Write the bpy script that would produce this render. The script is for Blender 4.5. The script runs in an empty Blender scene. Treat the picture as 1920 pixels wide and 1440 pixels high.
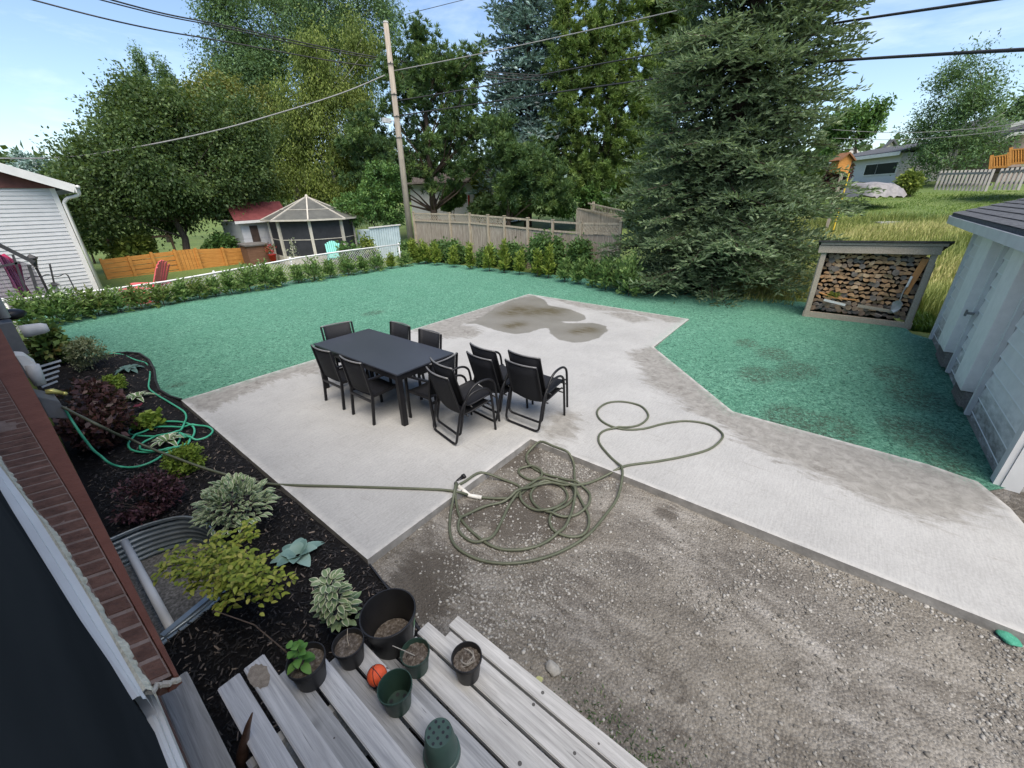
import bpy, bmesh, math, random
import numpy as np
from mathutils import Vector, Matrix
from mathutils.geometry import delaunay_2d_cdt
random.seed(7)
rng = np.random.default_rng(11)
SC = bpy.context.scene
COL = SC.collection
PI = math.pi

# ------------------------------------------------------------------ camera
F, YAW, PITCH, ROLL, HC = 758.66, math.radians(51.242), math.radians(24.549), math.radians(-1.157), 2.70
_f = Vector((math.sin(YAW)*math.cos(PITCH), math.cos(YAW)*math.cos(PITCH), -math.sin(PITCH)))
_r0 = Vector((math.cos(YAW), -math.sin(YAW), 0)); _u0 = _r0.cross(_f)
_r = _r0*math.cos(ROLL)+_u0*math.sin(ROLL); _u = _u0*math.cos(ROLL)-_r0*math.sin(ROLL)
cam = bpy.data.cameras.new('camera'); camo = bpy.data.objects.new('camera', cam); COL.objects.link(camo)
camo.matrix_world = Matrix(((_r.x,_u.x,-_f.x,0),(_r.y,_u.y,-_f.y,0),(_r.z,_u.z,-_f.z,HC),(0,0,0,1)))
cam.sensor_width = 36; cam.lens = F/1920*36; cam.clip_start = .02; cam.clip_end = 2000
SC.camera = camo
# ------------------------------------------------------------------ light
SUN_EL, SUN_AZ = math.radians(60), math.radians(216)      # azimuth the light comes from, clockwise from +Y
w = bpy.data.worlds.new('World'); SC.world = w; w.use_nodes = True
nt = w.node_tree; nt.nodes.clear()
out = nt.nodes.new('ShaderNodeOutputWorld'); bg = nt.nodes.new('ShaderNodeBackground')
sky = nt.nodes.new('ShaderNodeTexSky'); sky.sky_type = 'NISHITA'; sky.sun_disc = False
sky.sun_elevation = SUN_EL; sky.sun_rotation = SUN_AZ; sky.air_density = 1.0; sky.dust_density = 1.0; sky.ozone_density = 1.9
tc = nt.nodes.new('ShaderNodeTexCoord'); mp = nt.nodes.new('ShaderNodeMapping'); mp.inputs['Scale'].default_value = (1.2, 1.2, 5.5)
mp.inputs['Rotation'].default_value = (.12, .05, .5)
nz = nt.nodes.new('ShaderNodeTexNoise'); nz.inputs['Scale'].default_value = 2.1; nz.inputs['Detail'].default_value = 7; nz.inputs['Roughness'].default_value = .62; nz.inputs['Distortion'].default_value = .4
rp = nt.nodes.new('ShaderNodeValToRGB'); rp.color_ramp.elements[0].position = .50; rp.color_ramp.elements[1].position = .80
rp.color_ramp.elements[0].color = (0,0,0,1); rp.color_ramp.elements[1].color = (.34,.34,.34,1)
mx = nt.nodes.new('ShaderNodeMix'); mx.data_type = 'RGBA'; mx.inputs[7].default_value = (7.2,7.6,8.2,1)
L = nt.links.new
L(tc.outputs['Generated'], mp.inputs['Vector']); L(mp.outputs[0], nz.inputs['Vector']); L(nz.outputs['Fac'], rp.inputs[0])
L(rp.outputs[0], mx.inputs[0]); L(sky.outputs[0], mx.inputs[6]); L(mx.outputs[2], bg.inputs[0]); L(bg.outputs[0], out.inputs[0])
bg.inputs[1].default_value = .116
sl = bpy.data.lights.new('sun', 'SUN'); sl.energy = 2.9; sl.angle = math.radians(55); sl.color = (1, .90, .76)
so = bpy.data.objects.new('sun', sl); COL.objects.link(so); so.location = (0,0,30)
_sd = Vector((math.sin(SUN_AZ)*math.cos(SUN_EL), math.cos(SUN_AZ)*math.cos(SUN_EL), math.sin(SUN_EL)))
so.rotation_euler = _sd.to_track_quat('Z','Y').to_euler()
SC.view_settings.view_transform = 'Standard'; SC.view_settings.look = 'None'; SC.view_settings.exposure = 1.0; SC.view_settings.gamma = 1
SC.render.engine = 'CYCLES'
SC.cycles.max_bounces = 6; SC.cycles.diffuse_bounces = 3; SC.cycles.glossy_bounces = 3; SC.cycles.transmission_bounces = 4; SC.cycles.transparent_max_bounces = 8

# ------------------------------------------------------------------ survey helpers: photo point -> place
def ray(px, py):
    return _r*((px-960)/F) + _u*(-(py-720)/F) + _f
def g(px, py, z=0.0):
    d = ray(px, py); t = (z-HC)/d.z; return Vector((d.x*t, d.y*t, z))
def onX(px, py, X):
    d = ray(px, py); t = X/d.x; return Vector((X, d.y*t, HC+d.z*t))
def onY(px, py, Y):
    d = ray(px, py); t = Y/d.y; return Vector((d.x*t, Y, HC+d.z*t))
def at(px, py, dist):
    d = ray(px, py); t = dist/math.hypot(d.x, d.y); return Vector((d.x*t, d.y*t, HC+d.z*t))
def mpp(px, py, dist):                       # metres per photo pixel at that place
    d = ray(px, py); return dist/math.hypot(d.x, d.y)/F
def sstep(a, b, x):
    t = min(1, max(0, (x-a)/(b-a))); return t*t*(3-2*t)
def hgt(x, y):                               # terrain: the yard is level, the land behind climbs
    s = .066 + .036*(1-sstep(1, 6, y))
    z = s*max(0, x-14.0)*sstep(13.6, 17, x)
    z -= .30*sstep(15.6, 16.6, y)*(1-sstep(0, 10, x))*(1-sstep(18, 23, y))
    return z - .06
# ------------------------------------------------------------------ mesh builder
class MB:
    def __init__(s): s.v=[]; s.f=[]; s.m=[]; s.n=0; s.att={}
    def add(s, V, Fs, mi=0):
        o = s.n; s.v.extend([tuple(p) for p in V]); s.n += len(V)
        for q in Fs: s.f.append(tuple(i+o for i in q)); s.m.append(mi)
    def box(s, c, d, R=None, mi=0, taper=1.0):
        x,y,z = d[0]/2, d[1]/2, d[2]/2; V=[]
        for sz in (-1,1):
            k = taper if sz>0 else 1
            for a,b in ((-1,-1),(1,-1),(1,1),(-1,1)): V.append(Vector((a*x*k,b*y*k,sz*z)))
        if R is not None: V=[R@p for p in V]
        c=Vector(c); V=[p+c for p in V]
        s.add(V, [(3,2,1,0),(4,5,6,7),(0,1,5,4),(1,2,6,5),(2,3,7,6),(3,0,4,7)], mi)
    def bar(s, a, b, w, h, up=(0,0,1), mi=0):     # rectangular bar from a to b
        a=Vector(a); b=Vector(b); t=(b-a); l=t.length; t.normalize(); u=Vector(up)
        if abs(t.dot(u))>.98: u=Vector((1,0,0)) if abs(t.x)<.9 else Vector((0,1,0))
        sd=t.cross(u).normalized(); u=sd.cross(t)
        R=Matrix((sd,t,u)).transposed(); s.box((a+b)/2,(w,l,h),R,mi)
    def tube(s, pts, r, n=8, closed=False, mi=0, cap=True):
        P=[Vector(p) for p in pts]; m=len(P); rr=r if isinstance(r,(list,tuple)) else [r]*m
        T=[]
        for i in range(m):
            a=P[i-1] if (i>0 or closed) else P[0]; b=P[(i+1)%m] if (i<m-1 or closed) else P[m-1]
            t=(b-a); T.append(t.normalized() if t.length>1e-9 else Vector((0,0,1)))
        u=Vector((0,0,1)) if abs(T[0].z)<.9 else Vector((1,0,0)); u=(u-T[0]*u.dot(T[0])).normalized()
        V=[]
        for i in range(m):
            u=(u-T[i]*u.dot(T[i])); u=u.normalized() if u.length>1e-6 else T[i].orthogonal().normalized(); w_=T[i].cross(u)
            for k in range(n):
                a=2*PI*k/n; V.append(P[i]+(u*math.cos(a)+w_*math.sin(a))*rr[i])
        Fs=[]
        for i in range(m if closed else m-1):
            j=(i+1)%m
            for k in range(n): Fs.append((i*n+k,i*n+(k+1)%n,j*n+(k+1)%n,j*n+k))
        if cap and not closed: Fs.append(tuple(range(n-1,-1,-1))); Fs.append(tuple((m-1)*n+k for k in range(n)))
        s.add(V,Fs,mi)
    def lathe(s, prof, c=(0,0,0), n=24, mi=0, R=None):
        V=[]; c=Vector(c)
        for r_,z in prof:
            for k in range(n):
                p=Vector((r_*math.cos(2*PI*k/n), r_*math.sin(2*PI*k/n), z)); V.append((R@p if R is not None else p)+c)
        Fs=[]
        for i in range(len(prof)-1):
            for k in range(n): Fs.append((i*n+k,i*n+(k+1)%n,(i+1)*n+(k+1)%n,(i+1)*n+k))
        s.add(V,Fs,mi)
    def prism(s, poly, z0, z1, mi=0):
        n=len(poly); V=[(p[0],p[1],z0) for p in poly]+[(p[0],p[1],z1) for p in poly]
        s.add(V,[tuple(range(n-1,-1,-1)),tuple(range(n,2*n))]+[(i,(i+1)%n,(i+1)%n+n,i+n) for i in range(n)],mi)
    def sph(s, c, r, n=12, m=8, sc=(1,1,1), mi=0):
        prof=[(max(1e-4,r*math.sin(PI*i/m)), -r*math.cos(PI*i/m)) for i in range(m+1)]
        o=s.n; s.lathe(prof,(0,0,0),n,mi)
        for i in range(o,s.n): p=s.v[i]; s.v[i]=(p[0]*sc[0]+c[0],p[1]*sc[1]+c[1],p[2]*sc[2]+c[2])
def tag(o, label=None, cat=None, group=None, kind=None):
    if label: o['label']=label
    if cat: o['category']=cat
    if group: o['group']=group
    if kind: o['kind']=kind
    return o
def thing(name, label, cat, loc=(0,0,0), rz=0, group=None):
    o=bpy.data.objects.new(name,None); COL.objects.link(o); o.location=loc; o.rotation_euler=(0,0,rz); o.empty_display_size=.2
    return tag(o,label,cat,group)
def finish(name, me, mats, parent=None, world=False, smooth=False, origin=None):
    for m in (mats if isinstance(mats,(list,tuple)) else [mats]): me.materials.append(m)
    if smooth: me.shade_smooth()
    o=bpy.data.objects.new(name,me); COL.objects.link(o)
    if parent is not None:
        o.parent=parent
        if world:
            p=parent; T=Matrix.Identity(4)
            while p is not None: T = Matrix.LocRotScale(p.location,p.rotation_euler,p.scale)@T; p=p.parent
            me.transform(T.inverted())
    elif origin is not None:
        me.transform(Matrix.Translation(-Vector(origin))); o.location=origin
    return o
def obj(name, mb, mats, parent=None, world=False, smooth=False, bev=0, auto=False):
    me=bpy.data.meshes.new(name); me.from_pydata(mb.v,[],mb.f)
    me.polygons.foreach_set('material_index',mb.m); me.update()
    if bev:
        b=bmesh.new(); b.from_mesh(me)
        bmesh.ops.bevel(b,geom=[e for e in b.edges if len(e.link_faces)==2 and e.calc_face_angle(0)>.5],offset=bev,segments=2,affect='EDGES',clamp_overlap=True)
        b.to_mesh(me); b.free()
    og=None
    if parent is None and mb.n:
        a=np.array(mb.v); og=((a[:,0].min()+a[:,0].max())/2,(a[:,1].min()+a[:,1].max())/2,a[:,2].min())
    o=finish(name,me,mats,parent,world,smooth,og)
    if auto:
        me.shade_smooth(); me.set_sharp_from_angle(angle=math.radians(38))
    return o
def npobj(name, V, Fc, mats, parent=None, world=False, att=None, mi=None, smooth=False, stuff=False):
    """V (n,3) verts, Fc (m,k) faces of k corners"""
    me=bpy.data.meshes.new(name); n=len(V); m,k=Fc.shape
    me.vertices.add(n); me.vertices.foreach_set('co',np.ascontiguousarray(V,dtype=np.float32).ravel())
    me.loops.add(m*k); me.loops.foreach_set('vertex_index',Fc.astype(np.int32).ravel())
    me.polygons.add(m); me.polygons.foreach_set('loop_start',np.arange(0,m*k,k,dtype=np.int32))
    if mi is not None: me.polygons.foreach_set('material_index',mi.astype(np.int32))
    me.update(calc_edges=True)
    if att:
        for nm,(dom,arr) in att.items():
            a=me.attributes.new(nm,'FLOAT',dom); a.data.foreach_set('value',np.ascontiguousarray(arr,dtype=np.float32))
    og=None
    if parent is None: og=((V[:,0].min()+V[:,0].max())/2,(V[:,1].min()+V[:,1].max())/2,V[:,2].min())
    return finish(name,me,mats,parent,world,smooth,og)
def copy_tree(o, parent=None):
    c=o.copy(); COL.objects.link(c)
    if parent is not None: c.parent=parent
    for ch in list(o.children): copy_tree(ch,c)
    return c
# ------------------------------------------------------------------ materials
def nodes(name):
    m=bpy.data.materials.new(name); m.use_nodes=True; t=m.node_tree; b=t.nodes['Principled BSDF']; return m,t,b
def ramp(t, fac, stops):
    r=t.nodes.new('ShaderNodeValToRGB'); e=r.color_ramp.elements
    while len(e)<len(stops): e.new(.5)
    for i,(p,c) in enumerate(stops): e[i].position=p; e[i].color=(*c,1) if len(c)==3 else c
    t.links.new(fac,r.inputs[0]); return r.outputs[0]
def noise(t, vec, scale, detail=4, rough=.55, dist=0.0):
    n=t.nodes.new('ShaderNodeTexNoise'); n.inputs['Scale'].default_value=scale; n.inputs['Detail'].default_value=detail
    n.inputs['Roughness'].default_value=rough; n.inputs['Distortion'].default_value=dist; t.links.new(vec,n.inputs['Vector']); return n.outputs['Fac']
def coord(t, kind='Object', sc=(1,1,1), rot=(0,0,0)):
    if kind=='World':
        c=t.nodes.new('ShaderNodeNewGeometry').outputs['Position']
    else: c=t.nodes.new('ShaderNodeTexCoord').outputs[kind]
    m=t.nodes.new('ShaderNodeMapping'); m.inputs['Scale'].default_value=sc; m.inputs['Rotation'].default_value=rot; t.links.new(c,m.inputs['Vector']); return m.outputs[0]
def mixc(t, fac, a, b, mode='MIX'):
    m=t.nodes.new('ShaderNodeMix'); m.data_type='RGBA'; m.blend_type=mode
    for s,v in ((0,fac),(6,a),(7,b)):
        if hasattr(v,'links') or hasattr(v,'is_linked'): t.links.new(v,m.inputs[s])
        elif s==0: m.inputs[0].default_value=v
        else: m.inputs[s].default_value=(*v,1)
    return m.outputs[2]
def mth(t, op, a, b=0.0, c=None, clamp=False):
    m=t.nodes.new('ShaderNodeMath'); m.operation=op; m.use_clamp=clamp
    for i,v in enumerate((a,b,c)):
        if v is None: continue
        if hasattr(v,'is_linked'): t.links.new(v,m.inputs[i])
        else: m.inputs[i].default_value=v
    return m.outputs[0]
def attr(t, nm):
    a=t.nodes.new('ShaderNodeAttribute'); a.attribute_name=nm; return a.outputs['Fac']
def bump(t, b, h, strength=.3, dist=.01):
    n=t.nodes.new('ShaderNodeBump'); n.inputs['Strength'].default_value=strength; n.inputs['Distance'].default_value=dist
    t.links.new(h,n.inputs['Height']); t.links.new(n.outputs[0],b.inputs['Normal'])
def surf(name, stops, scale=6, rough=.7, bmp=0, bscale=None, sc=(1,1,1), detail=5, spec=.4, kind='Object', metal=0, dist=0.0, bd=.01):
    """noise-mottled surface: stops are colours from low to high noise"""
    m,t,b=nodes(name); v=coord(t,kind,sc); n=noise(t,v,scale,detail,.6,dist)
    k=len(stops); t.links.new(ramp(t,n,[(.3+.4*i/max(1,k-1),c) for i,c in enumerate(stops)]),b.inputs['Base Color'])
    b.inputs['Roughness'].default_value=rough; b.inputs['Specular IOR Level'].default_value=spec; b.inputs['Metallic'].default_value=metal
    if bmp: bump(t,b,noise(t,v,bscale or scale*6,4,.6),bmp,bd)
    return m
def leafmat(name, cols, trans=.3, rough=.55, edge=None):
    """leaves: each leaf's own tone from a random face attribute; edge = pale margin colour"""
    m,t,b=nodes(name); k=len(cols)
    c=ramp(t,attr(t,'rnd'),[(i/max(1,k-1),q) for i,q in enumerate(cols)])
    if edge is not None: c=mixc(t,attr(t,'edge'),c,edge)
    t.links.new(c,b.inputs['Base Color']); b.inputs['Roughness'].default_value=rough; b.inputs['Specular IOR Level'].default_value=.3
    if trans:
        tr=t.nodes.new('ShaderNodeBsdfTranslucent'); t.links.new(mixc(t,.5,c,(.18,.26,.03)),tr.inputs[0])
        ms=t.nodes.new('ShaderNodeMixShader'); ms.inputs[0].default_value=trans
        t.links.new(b.outputs[0],ms.inputs[1]); t.links.new(tr.outputs[0],ms.inputs[2]); t.links.new(ms.outputs[0],t.nodes['Material Output'].inputs['Surface'])
    return m
def wood(name, dark, light, grain=(1,22,22), rough=.75, scale=3, bmp=.25):
    m,t,b=nodes(name); v=coord(t,'Object',grain); n=noise(t,v,scale,6,.65,.8); v2=coord(t,'Object'); n2=noise(t,v2,2.3,3)
    c=ramp(t,n,[(.3,dark),(.68,light)]); c=mixc(t,mth(t,'MULTIPLY',n2,.35),c,tuple(x*.55 for x in dark)); t.links.new(c,b.inputs['Base Color'])
    b.inputs['Roughness'].default_value=rough; b.inputs['Specular IOR Level'].default_value=.25; bump(t,b,n,bmp,.004); return m
def deckwood(name, dark, light):
    m,t,b=nodes(name); v=coord(t,'Object',(26,1.0,26)); n=noise(t,v,2.2,6,.65,.8); lo=noise(t,coord(t,'Object',(2,.8,2)),2.5,4,.6); vo=coord(t,'Object')
    c=ramp(t,n,[(.28,dark),(.66,light)]); c=mixc(t,ramp(t,lo,[(.40,(0,0,0)),(.70,(.55,.55,.55))]),c,tuple(x*.62 for x in light))
    gr=noise(t,coord(t,'Object',(60,1.6,60)),3,3,.6,.5); c=mixc(t,ramp(t,gr,[(.66,(0,0,0)),(.72,(.75,.75,.75))]),c,tuple(x*.35 for x in dark))
    k=t.nodes.new('ShaderNodeTexVoronoi'); k.inputs['Scale'].default_value=9; t.links.new(vo,k.inputs['Vector']); c=mixc(t,mth(t,'MULTIPLY',mth(t,'LESS_THAN',k.outputs['Distance'],.085),.85),c,(.035,.032,.03))
    kr=t.nodes.new('ShaderNodeTexVoronoi'); kr.inputs['Scale'].default_value=3.1; t.links.new(vo,kr.inputs['Vector']); c=mixc(t,mth(t,'MULTIPLY',ramp(t,kr.outputs['Distance'],[(.0,(.8,.8,.8)),(.13,(0,0,0))]),.8),c,tuple(x*.5 for x in dark))
    t.links.new(c,b.inputs['Base Color']); b.inputs['Roughness'].default_value=.8; b.inputs['Specular IOR Level'].default_value=.25; bump(t,b,mth(t,'SUBTRACT',n,gr),.35,.004); return m
def lapsiding(name, base, dirt, pitch=.11, axis='Z', rough=.6, grime=.0):
    """horizontal lap boards: bump stepped at each board"""
    m,t,b=nodes(name); v=coord(t,'World'); s=t.nodes.new('ShaderNodeSeparateXYZ'); t.links.new(v,s.inputs[0])
    fr=mth(t,'FRACT',mth(t,'DIVIDE',s.outputs[axis],pitch)); n=noise(t,v,5,5); n3=noise(t,v,1.3,6,.7)
    c=ramp(t,n,[(.35,tuple(x*.9 for x in base)),(.65,base)])
    if grime:
        lo=mth(t,'MULTIPLY',mth(t,'SUBTRACT',1.0,mth(t,'DIVIDE',s.outputs['Z'],.75),clamp=True),n3)
        c=mixc(t,mth(t,'MULTIPLY',lo,grime,clamp=True),c,dirt)
    t.links.new(c,b.inputs['Base Color']); b.inputs['Roughness'].default_value=rough
    bump(t,b,mth(t,'SUBTRACT',1.0,fr),.9,.02); return m
def hgt2(x, y):
    k = (1-sstep(13.2,13.9,x))*(1-sstep(15.5,16.2,y))
    return hgt(x,y) - .08*k - (.5 if -1.5<x<1.5 and 2<y<6 else 0)
# ------------------------------------------------------------------ polygons of the yard
MULCH_EDGE = [g(*p,-.04) for p in ((214,664),(240,662),(262,664),(280,676),(290,694),(293,716),(300,733),(320,745),(341,751))]
SLAB = [(1.15,2.50),(3.46,2.50),(3.47,-1.6),(3.50,-4.6),(5.0,-4.6),(4.15,-2.4),(4.28,-1.95),(4.75,-1.86),(5.15,-1.78),(5.52,-1.62),(5.62,-1.25),(5.68,.69),(7.63,2.53),(10.07,2.58),(10.22,7.47),(1.17,7.43)]
def pip(x, y, P):
    c=False; n=len(P); j=n-1
    for i in range(n):
        xi,yi=P[i][0],P[i][1]; xj,yj=P[j][0],P[j][1]
        if (yi>y)!=(yj>y) and x<(xj-xi)*(y-yi)/(yj-yi)+xi: c=not c
        j=i
    return c
def sdf(X, Y, P):                            # signed distance, + inside (numpy)
    P=np.array([(p[0],p[1]) for p in P]); d=np.full(X.shape,1e9); ins=np.zeros(X.shape,bool); n=len(P)
    for i in range(n):
        a=P[i]; b=P[(i+1)%n]; e=b-a; wx=X-a[0]; wy=Y-a[1]; L2=e@e+1e-12
        t=np.clip((wx*e[0]+wy*e[1])/L2,0,1); d=np.minimum(d,np.hypot(wx-e[0]*t,wy-e[1]*t))
        cnd=((a[1]>Y)!=(b[1]>Y)); xx=(b[0]-a[0])*(Y-a[1])/((b[1]-a[1]) if abs(b[1]-a[1])>1e-12 else 1e-12)+a[0]; ins^=cnd&(X<xx)
    return np.where(ins,d,-d)
def sheet(name, poly, step, zf, mats, atts=None, kind='structure', jitter=.25):
    P=[(p[0],p[1]) for p in poly]
    # resample the outline
    B=[]
    for i in range(len(P)):
        a=Vector(P[i]); b=Vector(P[(i+1)%len(P)]); k=max(1,int((b-a).length/(step*1.5)))
        for j in range(k): B.append(a+(b-a)*(j/k))
    xs=[p[0] for p in P]; ys=[p[1] for p in P]
    GX,GY=np.meshgrid(np.arange(min(xs),max(xs),step),np.arange(min(ys),max(ys),step)); GX=GX.ravel()+rng.uniform(-jitter,jitter,GX.size)*step; GY=GY.ravel()+rng.uniform(-jitter,jitter,GY.size)*step
    k=sdf(GX,GY,P)>step*.5
    pts=B+[Vector((x,y)) for x,y in zip(GX[k],GY[k])]
    n=len(B); vo,eo,fo,_,_,_=delaunay_2d_cdt(pts,[(i,(i+1)%n) for i in range(n)],[],1,1e-5)
    X=np.array([v.x for v in vo]); Y=np.array([v.y for v in vo]); Z=zf(X,Y)
    me=bpy.data.meshes.new(name); me.from_pydata(np.stack([X,Y,Z],1).tolist(),[],[tuple(f) for f in fo]); me.update()
    for nm,fn in (atts or {}).items():
        a=me.attributes.new(nm,'FLOAT','POINT'); a.data.foreach_set('value',fn(X,Y).astype(np.float32))
    me.shade_smooth()
    if me.polygons and me.polygons[0].normal.z<0: me.flip_normals()
    o=finish(name,me,mats); tag(o,kind=kind); return o
def pxpoly(pts, sc=1, ox=0, oy=0, z=0): return [g(ox+x/sc,oy+y/sc,z) for x,y in pts]

# ---- terrain
def terrain():
    xs=np.concatenate([np.linspace(-120,-8,15),np.arange(-6,60,1.0),np.linspace(62,420,26)]); ys=np.concatenate([np.linspace(-160,-22,15),np.arange(-20,60,1.0),np.linspace(64,420,26)])
    X,Y=np.meshgrid(xs,ys); Z=np.array([hgt2(x,y) for x,y in zip(X.ravel(),Y.ravel())])
    Z=np.minimum(Z, 4.2+.006*np.maximum(0,X.ravel()-50)); ny,nx=X.shape
    I=np.arange(nx*ny).reshape(ny,nx); Fc=np.stack([I[:-1,:-1],I[:-1,1:],I[1:,1:],I[1:,:-1]],-1).reshape(-1,4)
    m,t,b=nodes('grass_ground'); v=coord(t,'World'); n=noise(t,v,.35,6,.65); n2=noise(t,v,14,5,.7)
    c=ramp(t,n,[(.3,(.055,.095,.022)),(.5,(.10,.155,.034)),(.7,(.18,.215,.06))]); c=mixc(t,.45,c,ramp(t,n2,[(.3,(.03,.06,.012)),(.7,(.17,.24,.05))])); t.links.new(c,b.inputs['Base Color'])
    b.inputs['Roughness'].default_value=.9; bump(t,b,noise(t,v,30,4,.7),.8,.05)
    return tag(npobj('ground',np.stack([X.ravel(),Y.ravel(),Z],1),Fc,m,smooth=True),kind='structure')
terrain()
# ---- sprayed seed lawn
def m_lawn():
    m,t,b=nodes('hydroseed'); v=coord(t,'World',(1,1,1))
    n1=noise(t,v,21,6,.76,1.1); n2=noise(t,v,1.1,5,.6); n3=noise(t,v,70,3,.6,.8)
    c=ramp(t,n1,[(.36,(.010,.038,.026)),(.44,(.055,.175,.120)),(.53,(.130,.335,.232)),(.66,(.25,.49,.365))])
    c=mixc(t,ramp(t,n3,[(.58,(0,0,0)),(.70,(.8,.8,.8))]),c,(.25,.50,.375))
    c=mixc(t,ramp(t,noise(t,v,34,4,.7,.5),[(.56,(0,0,0)),(.66,(.75,.75,.75))]),c,(.016,.07,.052)); c=mixc(t,ramp(t,n2,[(.36,(0,0,0)),(.70,(.30,.30,.30))]),c,(.06,.22,.14))
    th=mth(t,'MULTIPLY',ramp(t,attr(t,'thin'),[(.45,(0,0,0)),(.75,(1,1,1))]),ramp(t,noise(t,v,19,5,.75,1.0),[(.42,(0,0,0)),(.60,(1,1,1))]))
    c=mixc(t,mth(t,'MULTIPLY',th,.85),c,(.05,.065,.045)); t.links.new(c,b.inputs['Base Color'])
    b.inputs['Roughness'].default_value=.85; b.inputs['Specular IOR Level'].default_value=.25; bump(t,b,n1,1.0,.05); return m
THIN=[(1500,690,40),(1480,700,30),(1450,660,35),(1680,700,45),(1720,740,55),(1740,820,70),(1700,800,50),(1560,800,60),(1480,780,55),(1420,700,40),(1780,870,40),(1400,640,25),(700,585,20),(330,720,18)]
def thin(X,Y):
    v=np.zeros_like(X)
    for px,py,r in THIN:
        c=g(px,py); rr=r*mpp(px,py,math.hypot(c.x,c.y)); v=np.maximum(v,np.exp(-((X-c.x)**2/(rr*1.6)**2+(Y-c.y)**2/(rr*1.1)**2)))
    return v
LAWN=[(.05,17.2)]+[(.05,12.6)]+[(.55,11.6)]+[(p.x,p.y) for p in MULCH_EDGE]+[(1.4,7.2),(5,6.5),(5.5,3),(5,1),(5.0,-1.3),(5.62,-1.86),(11.3,-1.86),(11.6,-1.5),(13.6,-1.1),(13.7,16.3),(9,16.6)]
def lz(X,Y): return -.028+.012*np.sin(X*1.9)*np.sin(Y*1.6+.5)
sheet('lawn',LAWN,.16,lz,m_lawn(),{'thin':thin})
# ---- concrete slab with its stains
PUD=pxpoly([(690,383),(760,360),(870,288),(960,248),(1080,222),(1140,245),(1165,278),(1290,300),(1372,335),(1377,358),(1330,368),(1240,368),(1262,378),(1420,376),(1488,393),(1497,420),(1450,462),(1380,482),(1300,488),(1220,470),(1172,432),(1165,403),(1120,408),(1060,430),(980,440),(900,426),(820,402),(760,380)],3,640,480)
DAMPS=[pxpoly([(330,752),(600,672),(612,700),(560,703),(520,712),(470,735),(400,768),(360,772)]),
 pxpoly([(380,412),(640,328),(900,260),(1050,212),(1100,222),(1000,250),(900,300),(760,372),(700,384),(740,395),(795,430),(760,450),(560,465),(520,470)],3,640,480),
 pxpoly([(1480,322),(1600,314),(1700,340),(1752,366),(1640,372),(1560,345)],3,640,480),
 pxpoly([(1228,648),(1250,660),(1375,765),(1560,820),(1860,897),(1900,960),(1860,955),(1800,985),(1690,965),(1560,905),(1440,852),(1370,812),(1290,768),(1262,745),(1215,720),(1200,690),(1175,662)]),
 pxpoly([(1100,215),(1290,250),(1960,350),(1890,370),(1840,372),(1650,322),(1400,300),(1250,262)],3,640,480),
 pxpoly([(1180,900),(1250,880),(1330,885),(1325,950),(1312,1040),(1230,1040),(1130,1010)],3,640,480)]
TAN=[pxpoly([(1228,648),(1300,590),(1290,598),(1100,572),(990,550),(960,556),(1000,560),(1120,580),(1250,606)])]
OLV=[(950,320,60),(1010,300,75),(1070,318,60),(1180,310,70),(1120,305,50),(950,395,40),(990,385,45),(1380,415,50),(1330,425,40)]
def slabatts():
    def wet(X,Y): return sdf(X,Y,PUD)
    def damp(X,Y):
        d=np.full(X.shape,-9.)
        for p in DAMPS: d=np.maximum(d,sdf(X,Y,p))
        return d
    def alg(X,Y):
        v=np.zeros_like(X)
        for x,y,r in OLV:
            px,py=640+x/3,480+y/3; c=g(px,py); rr=r/3*mpp(px,py,math.hypot(c.x,c.y)); v=np.maximum(v,np.exp(-((X-c.x)**2+(Y-c.y)**2)/(1.3*rr)**2))
        return v
    def edge(X,Y): return sdf(X,Y,SLAB)
    LE=[SLAB[k] for k in range(9,len(SLAB))]
    def spray(X,Y):
        d=np.full(X.shape,9.)
        for a,b in zip(LE,LE[1:]):
            a=np.array(a);b=np.array(b);e=b-a;t=np.clip(((X-a[0])*e[0]+(Y-a[1])*e[1])/(e@e),0,1);d=np.minimum(d,np.hypot(X-a[0]-e[0]*t,Y-a[1]-e[1]*t))
        return d
    return {'wet':wet,'damp':damp,'algae':alg,'rim':edge,'spray':spray}
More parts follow.
